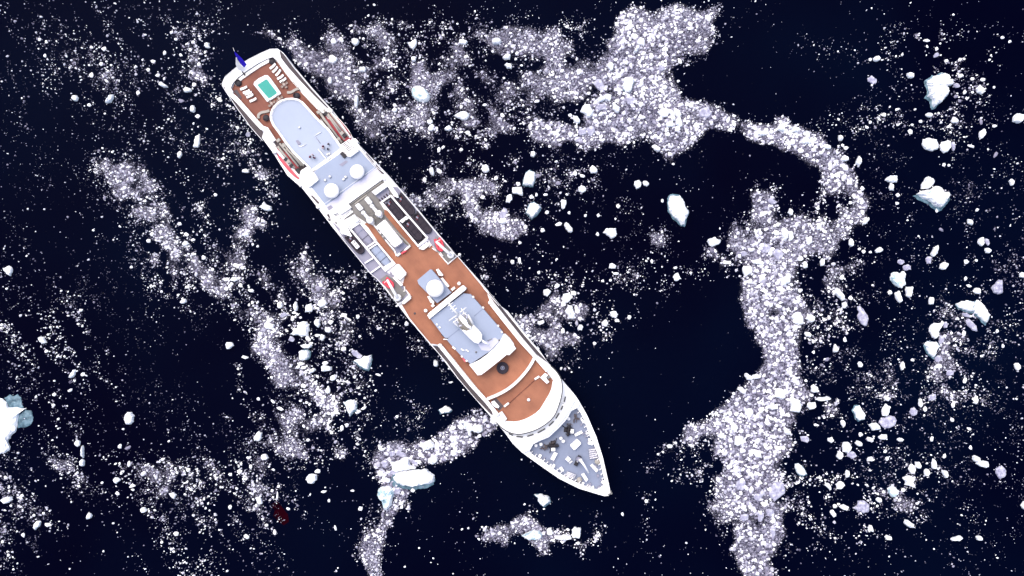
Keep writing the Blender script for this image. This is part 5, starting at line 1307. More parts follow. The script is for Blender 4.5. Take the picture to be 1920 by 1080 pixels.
bm = bmesh.new()
for (X0, Y0, X1, Y1) in ((990, 180, 1080, 290), (1110, 320, 1200, 420), (340, 680, 430, 770), (540, 900, 560, 980)):
    add_strip(bm, L('R3', [(X0, Y0), (X1, Y1)], Z1 + .1), .55, Z1 - .05, Z1 + .08)
finish(bm, "scupper", DKGREY, ship)
# cross band and step to the funnel deck
zc = Z1 + .5
rbox("cross_band", 'R3', [(505, 805), (1105, 352), (1195, 440), (555, 880), (520, 850)], Z1, zc, BANDM, .04)
rbox("cross_wall", 'R3', [(548, 862), (1190, 418), (1225, 470), (1225, 490), (1185, 480), (780, 775), (820, 820), (690, 905), (650, 880), (610, 905)], Z1, zc + .5, WHITE, .06)
rbox("band_recess", 'R3', [(530, 815), (575, 790), (605, 830), (555, 862)], zc, zc + .06, LAV, .01)
railing("band_rail", L('R3', [(470, 800), (560, 735), (800, 560), (1100, 345)], Z1 + 1), zc, ship, .9, 1.7, r=.03)

# --- funnel deck
zg = Z1 + .06
rbox("funnel_deck", 'Z3', [(325, 345), (830, -20), (905, 95), (980, 200), (780, 300), (870, 440), (1010, 610), (1225, 920), (1030, 1080), (990, 1040), (590, 600), (420, 480), (150, 620), (110, 480), (200, 550), (380, 420)], Z1 - .1, zg, GREY, 0)
strip("deck_kerb", L('Z3', [(425, 325), (600, 195)], zg + .3), .3, zg, zg + .3, BEAM, ship)
strip("deck_kerb", L('Z3', [(225, 560), (395, 432)], zg + .4), .45, zg, zg + .4, WHITE, ship)
strip("deck_kerb", L('Z3', [(340, 345), (810, 10)], zg + .3), .25, zg, zg + .3, BEAM, ship)
rbox("deck_house_box", 'Z3', [(668, 150), (850, 20), (900, 75), (725, 200)], zg, zg + 1.6, WHITE, .08)
rbox("lavender_plinth", 'Z3', [(725, 205), (895, 92), (935, 160), (790, 275)], zg, zg + .25, LAV, .02)
for j in range(8):
    x, y = L1('Z3', 795 + j * 17, 285 - j * 13.5, zg + .4)
    box("baggage_rack_slot", x, y, zg + .3, 1.0, .34, .6, CHAR if j % 2 == 0 else LAV, ship, 0)
# funnel ventilators and the two exhaust uptakes
for pts in ([(562, 258), (600, 218), (620, 222), (678, 300), (672, 318), (632, 335), (618, 330)], [(428, 348), (470, 315), (490, 320), (545, 385), (540, 400), (500, 428), (484, 420)]):
    rbox("ventilator", 'Z3', pts, zg, zg + 1.7, WHITE, .2)
for base in ((655, 340), (530, 435)):
    X, Y = base
    up = lathe("exhaust_uptake", *L1('Z3', X + 110, Y + 125, zg + 3), [(0, zg), (.95, zg), (.92, zg + 2.2), (.75, zg + 3.0), (.55, zg + 3.0), (.5, zg + 2.6), (0, zg + 2.6)], WHITE, ship, 24)
    tube("uptake_pipe", [(*L1('Z3', X + 15, Y + 12, zg + 2), zg + 1.9), (*L1('Z3', X + 55, Y + 60, zg + 2.2), zg + 2.1), (*L1('Z3', X + 100, Y + 112, zg + 2.4), zg + 2.4)], .36, WHITE, up, 12, .48)
    lathe("uptake_cowl", *L1('Z3', X + 22, Y + 20, zg + 2), [(0, zg), (.5, zg), (.56, zg + 2.3), (.4, zg + 2.6), (0, zg + 2.65)], WHITE, up, 20)
    box("uptake_foot", *L1('Z3', X + 135, Y + 155, zg + 1), zg + .7, 1.4, .9, 1.4, WHITE, up, .2, .1)
wm = tube("whip_mast", [(*L1('Z3', 690, 540, zg), zg), (*L1('Z3', 690, 480, zg + 6), zg + 6)], .12, GREY, ship, 8)
tube("mast_stay", [(*L1('Z3', 690, 480, zg + 5.5), zg + 5.5), (*L1('Z3', 785, 515, zg + 2), zg + 2)], .09, GREY, wm, 6)
tube("mast_stay", [(*L1('Z3', 690, 480, zg + 5.5), zg + 5.5), (*L1('Z3', 640, 460, zg + 2), zg + 2)], .09, GREY, wm, 6)
rbox("funnel_casing", 'Z3', [(735, 650), (850, 555), (872, 565), (1112, 865), (1110, 885), (1010, 955), (985, 950)], zg, zg + 3.2, WHITE, .12)
for t in range(5):
    x, y = L1('Z3', 985 + t * 28, 935 - t * 18, zg + 3.3); box("casing_grille", x, y, zg + 3.2, .7, .12, .06, LAV, ship, 0)
for X, Y in ((775, 700), (815, 765), (845, 815)):
    box("casing_vent", *L1('Z3', X, Y, zg + 1), zg + .5, .5, .6, 1.0, GREY, ship)
rbox("bar_roof", 'Z3', [(1000, 960), (1115, 878), (1200, 935), (1040, 1055)], zg, zg + .5, LAV, .03)
strip("bar_rail", L('Z3', [(1035, 1075), (1085, 1040)], zg + .9), .5, zg, zg + .9, WHITE, ship)
strip("bar_rail", L('Z3', [(1145, 1000), (1225, 930)], zg + .9), .45, zg, zg + .9, WHITE, ship)
rbox("lifebuoy_locker", 'R4', [(835, 785), (900, 750), (905, 768), (850, 805)], zg, zg + .9, RED, .08)
strip("casing_coaming", L('Z3', [(665, 590), (760, 700), (880, 860), (1000, 1000), (1030, 1080)], zg + .4), .35, zg, zg + .4, WHITE, ship)
strip("casing_coaming", L('Z3', [(860, 545), (1000, 700), (1230, 930)], zg + .4), .35, zg, zg + .4, BEAM, ship)

# --- orange sun deck
zo = Z1 + .09
TK = L('R4', [(400, 440), (470, 425), (530, 500), (640, 640), (800, 840)], zo) + L('R4', [(950, 705), (640, 330), (640, 270), (700, 300), (830, 420), (1045, 700), (1050, 745), (1110, 755), (1190, 690), (1240, 740), (1400, 925), (1510, 835)], zo) + \
     L('R5', [(1640, 572), (1870, 850)], zo) + L('R6', [(1100, 190), (1140, 310)], zo) + L('R6', [(1330, 520), (1540, 770)], zo) + L('R7', [(1140, 320), (1300, 490), (1385, 600), (1365, 720), (1275, 870)], zo) + \
     L('R8', [(600, 175), (480, 250), (370, 283), (262, 275), (240, 240), (130, 130)], zo) + L('R7', [(640, 880), (590, 820), (400, 590), (200, 340), (50, 160)], zo) + \
     L('R6', [(540, 810), (510, 800), (430, 790), (190, 505)], zo) + L('R5', [(720, 830), (840, 740), (730, 600), (760, 480), (660, 350), (590, 300), (380, 30)], zo) + L('R4', [(560, 650), (450, 490)], zo)
prism("sun_deck", TK, Z1 - .15, zo, TEAK, ship)
# front edge coaming of the sun deck (pinkish white lip)
lip = L('R7', [(1385, 600), (1365, 720), (1275, 870)], zo + .2) + L('R8', [(600, 175), (480, 250), (370, 283), (262, 275)], zo + .2)
strip("deck_lip", smooth_curve(lip, 1), .45, Z1, zo + .3, CREAM, ship)
for pts in (L('R5', [(1390, 260), (1640, 558), (1880, 850)], zo) + L('R6', [(1060, 130)], zo), L('R5', [(690, 840), (860, 1050)], zo) + L('R6', [(430, 800)], zo)):
    railing("sun_deck_rail", pts, Z1, ship, 1.05, 1.7, r=.07)

# --- long white beams at the sides of the forward sun deck
strip("side_beam", L('R6', [(1132, 295), (1300, 510), (1500, 760)], zo + 1.1) + L('R7', [(1155, 300), (1310, 480)], zo + 1.1), .85, Z1 - 1.0, zo + 1.1, WHITE, ship)
strip("side_beam", L('R7', [(25, 170), (200, 390), (400, 640), (590, 850)], zo + 1.1) + L('R7', [(720, 1010)], zo + 1.1), .95, Z1 - 1.0, zo + 1.1, WHITE, ship)
for k, X, Y in (('R6', 1138, 302), ('R6', 540, 815)):
    lathe("beam_end_post", *L1(k, X, Y, zo + 1.3), [(0, zo), (.55, zo), (.55, zo + 1.2), (.4, zo + 1.4), (0, zo + 1.45)], CREAM, ship, 18)
strip("windbreak", smooth_curve(L('R7', [(595, 815), (720, 765), (840, 700), (950, 610), (1050, 500), (1120, 400), (1155, 325)], zo + 1.5), 2), .68, zo, zo + 1.5, WHITE, ship)
# forward end of the sun deck
tube("awning_wire", [(*L1('R7', 850, 870, zo + .15), zo + .12), (*L1('R7', 1170, 580, zo + .15), zo + .12)], .11, TEAKD, ship, 6)
for a in ((795, 905, 850, 862), (1160, 580, 1215, 545)):
    strip("awning_end", L('R7', [(a[0], a[1]), (a[2], a[3])], zo + .5), .48, zo, zo + .5, WHITE, ship)
lathe("deck_light", *L1('R7', 1088, 825, zo + .4), [(0, zo), (.42, zo), (.42, zo + .3), (.2, zo + .5), (0, zo + .5)], WHITE, ship, 16)
rbox("corner_locker", 'R7', [(640, 850), (680, 835), (740, 905), (725, 925), (690, 915), (660, 890)], zo, zo + 1.0, WHITE, .08)
rbox("corner_locker", 'R7', [(735, 985), (770, 960), (830, 1050), (800, 1085)], zo, zo + 1.0, WHITE, .08)
rbox("corner_locker", 'R7', [(1225, 560), (1285, 505), (1320, 530), (1290, 560), (1335, 610), (1305, 635)], zo, zo + 1.0, WHITE, .08)
rbox("corner_recess", 'R7', [(640, 835), (700, 800), (790, 900), (735, 960)], zo, zo + .03, DKGREY, 0)
rbox("corner_vent", 'R7', [(1305, 555), (1335, 535), (1350, 555), (1320, 578)], zo, zo + 1.12, GREY, .02)
# round dark whirlpool tub
tx, ty = L1('Z6', 1095, 945, zo + .7)
tub = lathe("whirlpool_tub", tx, ty, [(0, zo), (1.5, zo), (1.55, zo + .55), (1.45, zo + .72), (1.25, zo + .72), (1.15, zo + .45), (0, zo + .42)], CHAR, ship, 36)
lathe("tub_ring", tx, ty, [(.36, zo + .44), (.55, zo + .44), (.55, zo + .52), (.36, zo + .52)], LAV, tub, 24)
lathe("tub_hub", tx, ty, [(0, zo + .44), (.2, zo + .44), (.2, zo + .5), (0, zo + .52)], BLUE, tub, 16)

# --- blue house with the third radome, aft of the mast
zh = zo + 2.8
rbox("satellite_house", 'R5', [(905, 545), (920, 530), (1055, 415), (1075, 415), (1310, 690), (1140, 815), (920, 590)], zo, zh, BLUE, .06)
dome('R5', 1120, 640, 105 / 6.353 * MPP * .935, zh, 2.2)
for pts in ([(1125, 415), (1155, 405), (1215, 480), (1205, 495), (1160, 490), (1150, 465)], [(1178, 520), (1205, 510), (1285, 605), (1280, 625), (1255, 630)], [(1300, 650), (1345, 615), (1360, 640), (1320, 675)], [(1020, 735), (1050, 725), (1110, 800), (1100, 830), (1060, 810)], [(1062, 845), (1090, 822), (1118, 845), (1085, 868)]):
    rbox("life_raft_canister", 'R5', pts, zo, zo + 1.3, CREAM, .2)
for X, Y in ((1402, 582), (1005, 905)):
    lathe("light_dome", *L1('R5', X, Y, zo + 1), [(0, zo), (.3, zo), (.3, zo + .6)] + [(.48 * math.cos(math.radians(t)), zo + .95 + .4 * math.sin(math.radians(t))) for t in range(-30, 91, 20)], CREAM, ship, 18)
lathe("deck_stain_cap", *L1('R5', 875, 938, zo + .1), [(0, zo), (.3, zo), (.3, zo + .08), (0, zo + .1)], DKGREY, ship, 12)

# --- mast house: blue roof, white cross wall aft, curved white front
zm = zo + 3.2
rbox("mast_house", 'Z6', [(180, 320), (600, 0), (690, 10), (840, 185), (1000, 370), (1100, 490), (1110, 540), (1050, 620), (930, 740), (690, 895), (570, 790), (450, 660), (330, 520)], zo, zm, BLUE, .08)
rbox("cross_wall", 'R6', [(388, 455), (400, 430), (800, 100), (820, 95), (855, 130), (845, 150), (440, 475), (415, 500)], zo, zm + .9, WHITE, .12)
front = L('Z6', [(672, 905), (800, 845), (900, 780), (990, 690), (1060, 620), (1110, 515), (1130, 515), (1190, 570), (1238, 640), (1238, 668), (1268, 700), (1180, 785), (1145, 770), (1060, 850), (940, 945), (860, 1000), (835, 1030), (780, 1040)], zm + .4)
prism("curved_front", front, zo, zm + .45, WHITE, ship, .12)
for (X0, Y0, X1, Y1) in ((735, 290, 860, 185), (405, 565, 545, 455)):
    strip("roof_seam", L('Z6', [(X0, Y0), (X1, Y1)], zm + .06), .22, zm - .05, zm + .03, SLATE, ship)
prism("roof_patch", L('Z6', [(780, 640), (880, 610), (1000, 560), (1060, 600), (930, 730), (830, 720)], zm + .03), zm - .05, zm + .02, BANDM, ship)
for X, Y in ((1085, 490), (1040, 410), (850, 180), (725, 45), (490, 700), (470, 685), (580, 800), (640, 855), (300, 430), (265, 395)):
    box("roof_edge_light", *L1('Z6', X, Y, zm + .2), zm, .5, .4, .5, CREAM, ship, 0, .05)
for X, Y in ((600, 720), (640, 720), (655, 730), (580, 710)):
    box("aerial_base", *L1('Z6', X, Y, zm + .3), zm + .15, .5, .3, .4, WHITE, ship, rnd.random())
for X, Y in ((760, 745), (1052, 595)):
    lathe("cable_gland", *L1('Z6', X, Y, zm + .2), [(0, zm), (.25, zm), (.2, zm + .35), (0, zm + .4)], GREY, ship, 12)
tube("roof_aerial", [(*L1('Z6', 905, 605, zm + .2), zm + .2), (*L1('Z6', 965, 575, zm + .8), zm + .6)], .09, GREY, ship, 6)
rbox("red_side_box", 'Z6', [(575, 815), (600, 805), (640, 860), (620, 875)], zo, zm - .6, CORAL, .05)
tube("roof_boom", [(*L1('Z6', 320, 520, zm - .2), zm - .3), (*L1('Z6', 370, 565, zm), zm - .1), (*L1('Z6', 405, 570, zm), zm)], .12, CHAR, ship, 6)
tube("roof_boom", [(*L1('Z6', 345, 580, zm), zm + .1), (*L1('Z6', 405, 585, zm), zm + .1)], .13, CREAM, ship, 6)
# mast: broad faired foot, tall raked pole aft, radar yards
z2 = zm + 2.6
mast = rbox("mast", 'Z6', [(545, 430), (590, 470), (640, 485), (690, 465), (725, 395), (800, 470), (838, 525), (835, 590), (790, 640), (740, 625), (690, 580), (600, 490)], zm, z2, WHITE, .2)
def mtube(name, pts, r, r2=None, seg=8): return tube(name, [(*L1('Z6', X, Y, z), z) for X, Y, z in pts], r, WHITE, mast, seg, r2)
mtube("mast_arch", [(545, 430, z2 - .4), (500, 385, z2 + .2), (480, 355, z2 + .6)], .3); mtube("mast_arch", [(725, 395, z2 - .4), (690, 330, z2 + .2), (650, 270, z2 + .6)], .3)
mtube("mast_arch", [(700, 450, z2 - .4), (660, 430, z2), (600, 370, z2 + 1.5)], .24)
prism("mast_column", L('Z6', [(510, 250), (560, 265), (640, 340), (655, 400), (700, 425), (695, 455), (640, 420), (590, 380), (545, 320)], z2 + 2.4), zm, z2 + 2.4, WHITE, mast, .15)
mtube("topmast", [(540, 280, z2 + 2.4), (470, 200, z2 + 3.2), (410, 120, z2 + 3.8)], .36, .16)
mtube("yard", [(430, 205, z2 + 3.3), (500, 150, z2 + 3.3)], .12); mtube("yard", [(455, 235, z2 + 3.0), (520, 185, z2 + 3.0)], .12); mtube("yard", [(400, 165, z2 + 3.6), (470, 115, z2 + 3.6)], .10)
mtube("yard", [(415, 350, z2 + 1.6), (500, 290, z2 + 1.8), (520, 280, z2 + 2)], .16); mtube("yard", [(560, 240, z2 + 2), (635, 180, z2 + 1.6)], .16)
mtube("radar_arm", [(470, 375, z2 + 1.3), (535, 320, z2 + 1.4)], .13); mtube("radar_arm", [(590, 235, z2 + 1.5), (660, 290, z2 + 1.3)], .13)
mtube("radar_arm", [(500, 310, z2 + 1.5), (545, 380, z2 + 1.3)], .12); mtube("radar_arm", [(580, 270, z2 + 1.4), (640, 240, z2 + 1.4)], .12); mtube("radar_arm", [(570, 190, z2 + 1.5), (620, 250, z2 + 1.5)], .12)
mtube("mast_spur", [(820, 590, zm + 1.6), (870, 620, zm + 1.8), (925, 655, zm + 1.5)], .36, .2)
for X, Y in ((525, 370), (610, 275), (640, 300), (560, 410), (680, 440)):
    box("radar_scanner", *L1('Z6', X, Y, z2 + 1), z2 + .6, .7, .35, .4, BANDM, mast, rnd.random() * 3, .05)
prism("mast_platform", L('Z6', [(500, 330), (600, 260), (700, 340), (715, 410), (680, 465), (630, 480), (580, 455), (540, 400)], zm + .5), zm, zm + .5, BEAM, mast, .03)

# --- boat deck: white cradle frames
def frame(k, outer_pts, bays, zt):
    P = L(k, outer_pts, zt)
    f = None
    bm = bmesh.new(); add_strip(bm, P, .42, Z1, zt, True)
    f = finish(bm, "boat_cradle", WHITE, ship)
    for q in bays: strip("cross_bar", L(k, q, zt), .38, Z1, zt, WHITE, f)
    prism("cradle_floor", P, Z1 + .02, Z1 + .12, CHAR if k == 'R4r' else LAV, f)
    return f
ZOOM['R4r'] = ZOOM['R4']
zt = Z1 + 1.1
frame('R4r', [(605, 185), (715, 108), (1150, 608), (1040, 705)], [[(822, 415), (905, 355)], [(845, 428), (930, 365)]], zt)
rbox("cradle_end", 'R4', [(1030, 700), (1150, 600), (1160, 640), (1050, 722)], Z1, zt - .1, BANDM, .03)
rbox("cradle_corner", 'R4', [(640, 190), (690, 155), (705, 165), (655, 205)], Z1, zt - .3, LAV, .03)
frame('R4', [(220, 488), (335, 412), (760, 915), (650, 1000)], [[(430, 722), (530, 655)], [(455, 742), (550, 680)]], zt)
rbox("cradle_end", 'R4', [(620, 960), (740, 890), (770, 915), (655, 1005)], Z1, zt - .1, WHITE, .03)
strip("cross_bar", L('R4', [(235, 505), (355, 425)], zt), .3, Z1, zt, WHITE, ship)
# outboard decks beside the frames
rbox("boat_deck", 'R4', [(715, 0), (800, 5), (1000, 245), (1200, 485), (1490, 830), (1400, 905), (1190, 680), (1160, 600), (730, 110), (800, 130), (780, 90)], Z1 - .1, Z1 + .05, LAV, 0)
rbox("boat_deck", 'R4', [(5, 400), (100, 490), (200, 590), (245, 545), (650, 1010), (700, 1040), (720, 1000), (860, 1180), (960, 1340), (870, 1420), (700, 1235), (480, 1035), (220, 715)], Z1 - .1, Z1 + .05, LAV, 0)
rbox("white_fairing", 'R4', [(680, 0), (735, 0), (800, 90), (812, 130), (785, 132), (740, 80)], Z1, zt + .4, WHITE, .12)
rbox("white_fairing", 'Z3', [(10, 405), (100, 470), (200, 550), (270, 550), (355, 640), (320, 680), (385, 790), (370, 805), (280, 760), (240, 770), (205, 720), (240, 650), (120, 560), (30, 450)], Z1, zt + .3, WHITE, .12)
rbox("ventilator", 'Z3', [(375, 505), (420, 475), (490, 560), (445, 600)], Z1, zt + .6, WHITE, .15)
for pts in ([(405, 912), (505, 850)], [(475, 1028), (590, 948)]):
    strip("deck_divider", L('R4', pts, Z1 + .7), .34, Z1, Z1 + .7, WHITE, ship)
railing("boat_deck_rail", L('R4', [(795, 0), (1000, 238), (1200, 478), (1500, 828)], Z1 + 1), Z1, ship, 1.05, 1.7, r=.08)
railing("boat_deck_rail", L('R4', [(0, 452), (220, 722), (480, 1040)], Z1 + 1) + L('R5', [(430, 530), (660, 812)], Z1 + 1), Z1, ship, 1.05, 1.7, r=.08)
rbox("white_locker", 'R4', [(1048, 735), (1140, 662), (1165, 675), (1178, 700), (1110, 752), (1085, 752)], zo, zo + 1.1, CREAM, .12)
rbox("white_locker", 'Z5', [(690, 590), (780, 505), (800, 510), (890, 615), (885, 645), (815, 708), (790, 700), (745, 660), (715, 640)], zo, zo + 1.6, CREAM, .15)
rbox("white_locker", 'Z5', [(715, 680), (745, 660), (845, 765), (838, 780), (815, 785)], zo, zo + 1.2, CREAM, .12)
rbox("white_locker", 'Z5', [(830, 985), (915, 900), (940, 905), (950, 945), (860, 1018), (835, 1010)], zo, zo + 1.2, CREAM, .2)
# crane pits
rbox("crane_pit", 'Z4', [(900, 640), (1010, 700), (1215, 920), (1080, 1040), (950, 890), (880, 780)], Z1, zo + .03, GREY, 0)
rbox("crane_pit", 'Z5', [(560, 700), (640, 640), (720, 690), (900, 880), (790, 1000), (770, 1000)], Z1, zo + .03, GREY, 0)
strip("pit_coaming", L('Z4', [(950, 890), (1080, 1040), (1215, 925)], zo + .5), .26, zo, zo + .5, WHITE, ship)
strip("pit_coaming", L('Z5', [(765, 1045), (800, 1010), (850, 980)], zo + .5), .26, zo, zo + .5, WHITE, ship)
def crane(k, p0, p1, zr):
    x0, y0 = L1(k, *p0, zr); x1, y1 = L1(k, *p1, zr)
    c = lathe("boat_crane", x1, y1, [(0, zo), (.8, zo), (.75, zr - .6), (.9, zr - .4), (.9, zr), (0, zr + .1)], WHITE, ship, 18)
    tube("boom", [(x1, y1, zr + .3), ((x0 + x1) / 2, (y0 + y1) / 2, zr + .5), (x0, y0, zr + .4)], .42, WHITE, c, 10, .3)
    tube("crane_foot", [(x1 - .3, y1 - .7, zr), (x1 + .3, y1 + .9, zr)], .26, WHITE, c, 8)
    tube("boom_ram", [(x1, y1, zr - .4), ((x0 + x1) / 2, (y0 + y1) / 2, zr + .2)], .16, BEAM, c, 8)
    return c
crane('Z4', (910, 718), (1120, 910), zo + 2.6)
crane('Z5', (650, 708), (778, 932), zo + 2.6)
lathe("outboard_light", *L1('R5', 1408, 238, Z1), [(0, Z1 - .6), (.3, Z1 - .6), (.42, Z1 - .2), (.3, Z1 + .2), (0, Z1 + .25)], WHITE, ship, 14)
tube("outboard_spar", [(*L1('R5', 1375, 265, Z1), Z1), (*L1('R5', 1405, 240, Z1), Z1)], .14, WHITE, ship)
tube("outboard_spar", [(*L1('R5', 720, 800, Z1 + .3), Z1 + .3), (*L1('R5', 648, 855, Z1), Z1)], .2, WHITE, ship)
for (k, pts) in (('Z4', [(805, 800), (845, 760)]), ('Z4', [(850, 810), (920, 860)]), ('Z4', [(965, 870), (1010, 930)]), ('Z5', [(865, 790), (875, 850), (850, 850)])):
    tube("hose", [(*L1(k, X, Y, zo + .3), zo + .25) for X, Y in pts], .16, CREAM, ship, 6)

# ------------------------------------------------------------------ things carried on the ship
def on_ship(name, x, y, z, rz=0.0):
    return empty(name, wld(x, y, z), HEAD + rz)

# --- ensign
def cloth(pts, name, m, parent, base):
    bm = bmesh.new()
    vs = [bm.verts.new(Vector(p) - base) for p in pts]
    c = bm.verts.new(sum((Vector(p) - base for p in pts), Vector()) / len(pts) + Vector((0, 0, .15)))
    for i in range(len(vs)): bm.faces.new((vs[i], vs[(i + 1) % len(vs)], c))
    bmesh.ops.solidify(bm, geom=bm.faces[:], thickness=0.04)
    return finish(bm, name, m, parent)
def s3(k, X, Y, z): w = L1(k, X, Y, z); return wld(w[0], w[1], z)
fb = s3('R1', 360, 260, 14.5)
flag = empty("ensign", fb)
tag(flag, "blue and white ensign blowing aft from the staff at the ship's stern", "flag")
cloth([s3('R1', *q) for q in ((312, 165, 16.6), (345, 195, 16.0), (395, 242, 15.2), (462, 322, 14.2), (430, 362, 13.8), (395, 325, 14.4), (355, 262, 15.2), (325, 215, 16.0))], "blue_band", FLAGB, flag, fb)
cloth([s3('R1', *q) for q in ((330, 235, 15.6), (358, 275, 14.9), (398, 335, 14.1), (428, 368, 13.5), (395, 398, 13.0), (352, 385, 13.2), (330, 320, 14.2))], "white_band", FLAGW, flag, fb)

# --- sun loungers
def make_lounger():
    t = empty("sun_lounger")
    bm = bmesh.new()
    prof = [(-.98, .30), (-.6, .33), (-.1, .30), (.25, .36), (.62, .60), (.95, .82)]
    for (u0, z0), (u1, z1) in zip(prof, prof[1:]):
        a = [bm.verts.new((u, s * .30, z + dz)) for u, z in ((u0, z0), (u1, z1)) for s in (-1, 1) for dz in (0, .12)]
        bmesh.ops.convex_hull(bm, input=a)
    finish(bm, "cushion", CREAM, t)
    bm = bmesh.new()
    for s in (-.31, .31): add_tube(bm, [(-.98, s, .27), (-.1, s, .26), (.3, s, .28), (.95, s, .30)], .035, 6)
    for u in (-.9, 0, .9): add_tube(bm, [(u, -.31, .27), (u, .31, .27)], .03, 6)
    finish(bm, "frame", BEAM, t)
    for u in (-.8, .75):
        for s in (-.29, .29):
            bm = bmesh.new(); add_tube(bm, [(u, s, 0), (u, s, .27)], .035, 6); finish(bm, "leg", BEAM, t)
    bm = bmesh.new(); add_box(bm, .86, 0, .90, .26, .46, .10, 0, .03); finish(bm, "pillow", FLAGW, t)
    return t
proto = make_lounger()
lg = [((690, 390), (780, 320), 0), ((735, 450), (815, 375), 0), ((790, 505), (865, 425), 0), ((825, 560), (905, 515), 1), ((870, 610), (945, 570), 1),
      ((180, 745), (310, 700), 2), ((225, 805), (355, 760), 2), ((285, 880), (415, 830), 2), ((335, 950), (470, 895), 2), ((250, 830), (395, 790), 2)]
names = ["sun lounger nearest the stern in the row right of the pool", "second sun lounger from the stern in the row right of the pool", "middle sun lounger of the row right of the pool",
         "fourth sun lounger from the stern right of the pool", "sun lounger right of the pool beside the rattan chairs",
         "sun lounger nearest the black round seat left of the pool", "second sun lounger from the stern left of the pool", "fourth sun lounger from the stern left of the pool", "sun lounger furthest forward in the row left of the pool", "middle sun lounger of the row left of the pool"]
for i, (p, q, _) in enumerate(lg):
    a, b = L1('Z1', *p, zp + .4), L1('Z1', *q, zp + .4)
    o = proto if i == 0 else copy_tree(proto)
    o.location = wld((a[0] + b[0]) / 2, (a[1] + b[1]) / 2, zp)
    o.rotation_euler = (0, 0, HEAD + math.atan2(b[1] - a[1], b[0] - a[0]))
    ln = math.hypot(b[0] - a[0], b[1] - a[1])
    o.scale = (1, 1, 1)
    tag(o, names[i], "sun lounger", "sun loungers beside the pool")
# --- black round seats at the corners of the pool deck
def round_seat():
    t = empty("round_daybed")
    lathe("base", 0, 0, [(0, 0), (.80, 0), (.86, .34), (.8, .42), (0, .42)], CHAR, t, 24)
    lathe("cushion", 0, 0, [(0, .40), (.74, .40), (.80, .48), (.72, .58), (0, .60)], BLACK, t, 24)
    bm = bmesh.new()
    for k in range(9):
        a0 = math.pi * .1 + k * math.pi * .8 / 8
        add_box(bm, .78 * math.cos(a0), .78 * math.sin(a0), .62, .14, .32, .5, a0, .03)
    finish(bm, "backrest", CHAR, t)
    return t
rs = round_seat()
for i, (X, Y, lab) in enumerate(((720, 268, "round black daybed in the right stern corner of the pool deck"), (148, 635, "round black daybed in the left stern corner of the pool deck"), (1135, 850, "round black daybed right of the lounge's rounded end"), (560, 1405, "round black daybed left of the lounge's rounded end"))):
    o = rs if i == 0 else copy_tree(rs)
    x, y = L1('Z1', X, Y, zp + .5) if i < 3 else L1('R1', 690, 958, zp + .5)
    o.location = wld(x, y, zp); o.rotation_euler = (0, 0, HEAD + i * 1.5)
    tag(o, lab, "daybed", "round black daybeds on the pool deck")
# --- rattan chairs round tables
def chair():
    t = empty("rattan_chair")
    bm = bmesh.new(); add_box(bm, 0, 0, .40, .52, .52, .10, 0, .03); finish(bm, "seat", RATTAN, t)
    bm = bmesh.new(); add_box(bm, -.26, 0, .66, .08, .54, .5, 0, .03); add_box(bm, 0, .27, .55, .5, .06, .2, 0, .02); add_box(bm, 0, -.27, .55, .5, .06, .2, 0, .02); finish(bm, "backrest", RATTAN, t)
    for u in (-.22, .22):
        for v in (-.22, .22):
            bm = bmesh.new(); add_tube(bm, [(u, v, 0), (u, v, .36)], .03, 6); finish(bm, "leg", RATTAN, t)
    return t
def table():
    t = empty("round_table")
    lathe("tabletop", 0, 0, [(0, .70), (.42, .70), (.42, .74), (0, .74)], RATTAN, t, 20)
    lathe("pedestal", 0, 0, [(0, 0), (.24, 0), (.05, .06), (.05, .70), (0, .70)], BEAM, t, 12)
    return t
ch, tb = chair(), table()
where = (((925, 665), "beside the right hand loungers"), ((845, 905), "at the pool's forward edge, right one"), ((715, 985), "at the pool's forward edge, left one"))
sides = ("stern", "bow", "right", "left")
n = 0
for j, ((X, Y), w) in enumerate(where):
    x, y = L1('Z1', X, Y, zp + .7)
    o = tb if j == 0 else copy_tree(tb)
    o.location = wld(x, y, zp); tag(o, f"small round rattan table {w}", "table", "rattan tables on the pool deck")
    for k, (dx, dy) in enumerate(((-.75, 0), (.75, 0), (0, .75), (0, -.75))):
        c = ch if n == 0 else copy_tree(ch)
        n += 1
        c.location = wld(x + dx, y + dy, zp); c.rotation_euler = (0, 0, HEAD + math.atan2(-dy, -dx))
        tag(c, f"rattan chair on the {sides[k]} side of the table {w}", "chair", "rattan chairs on the pool deck")

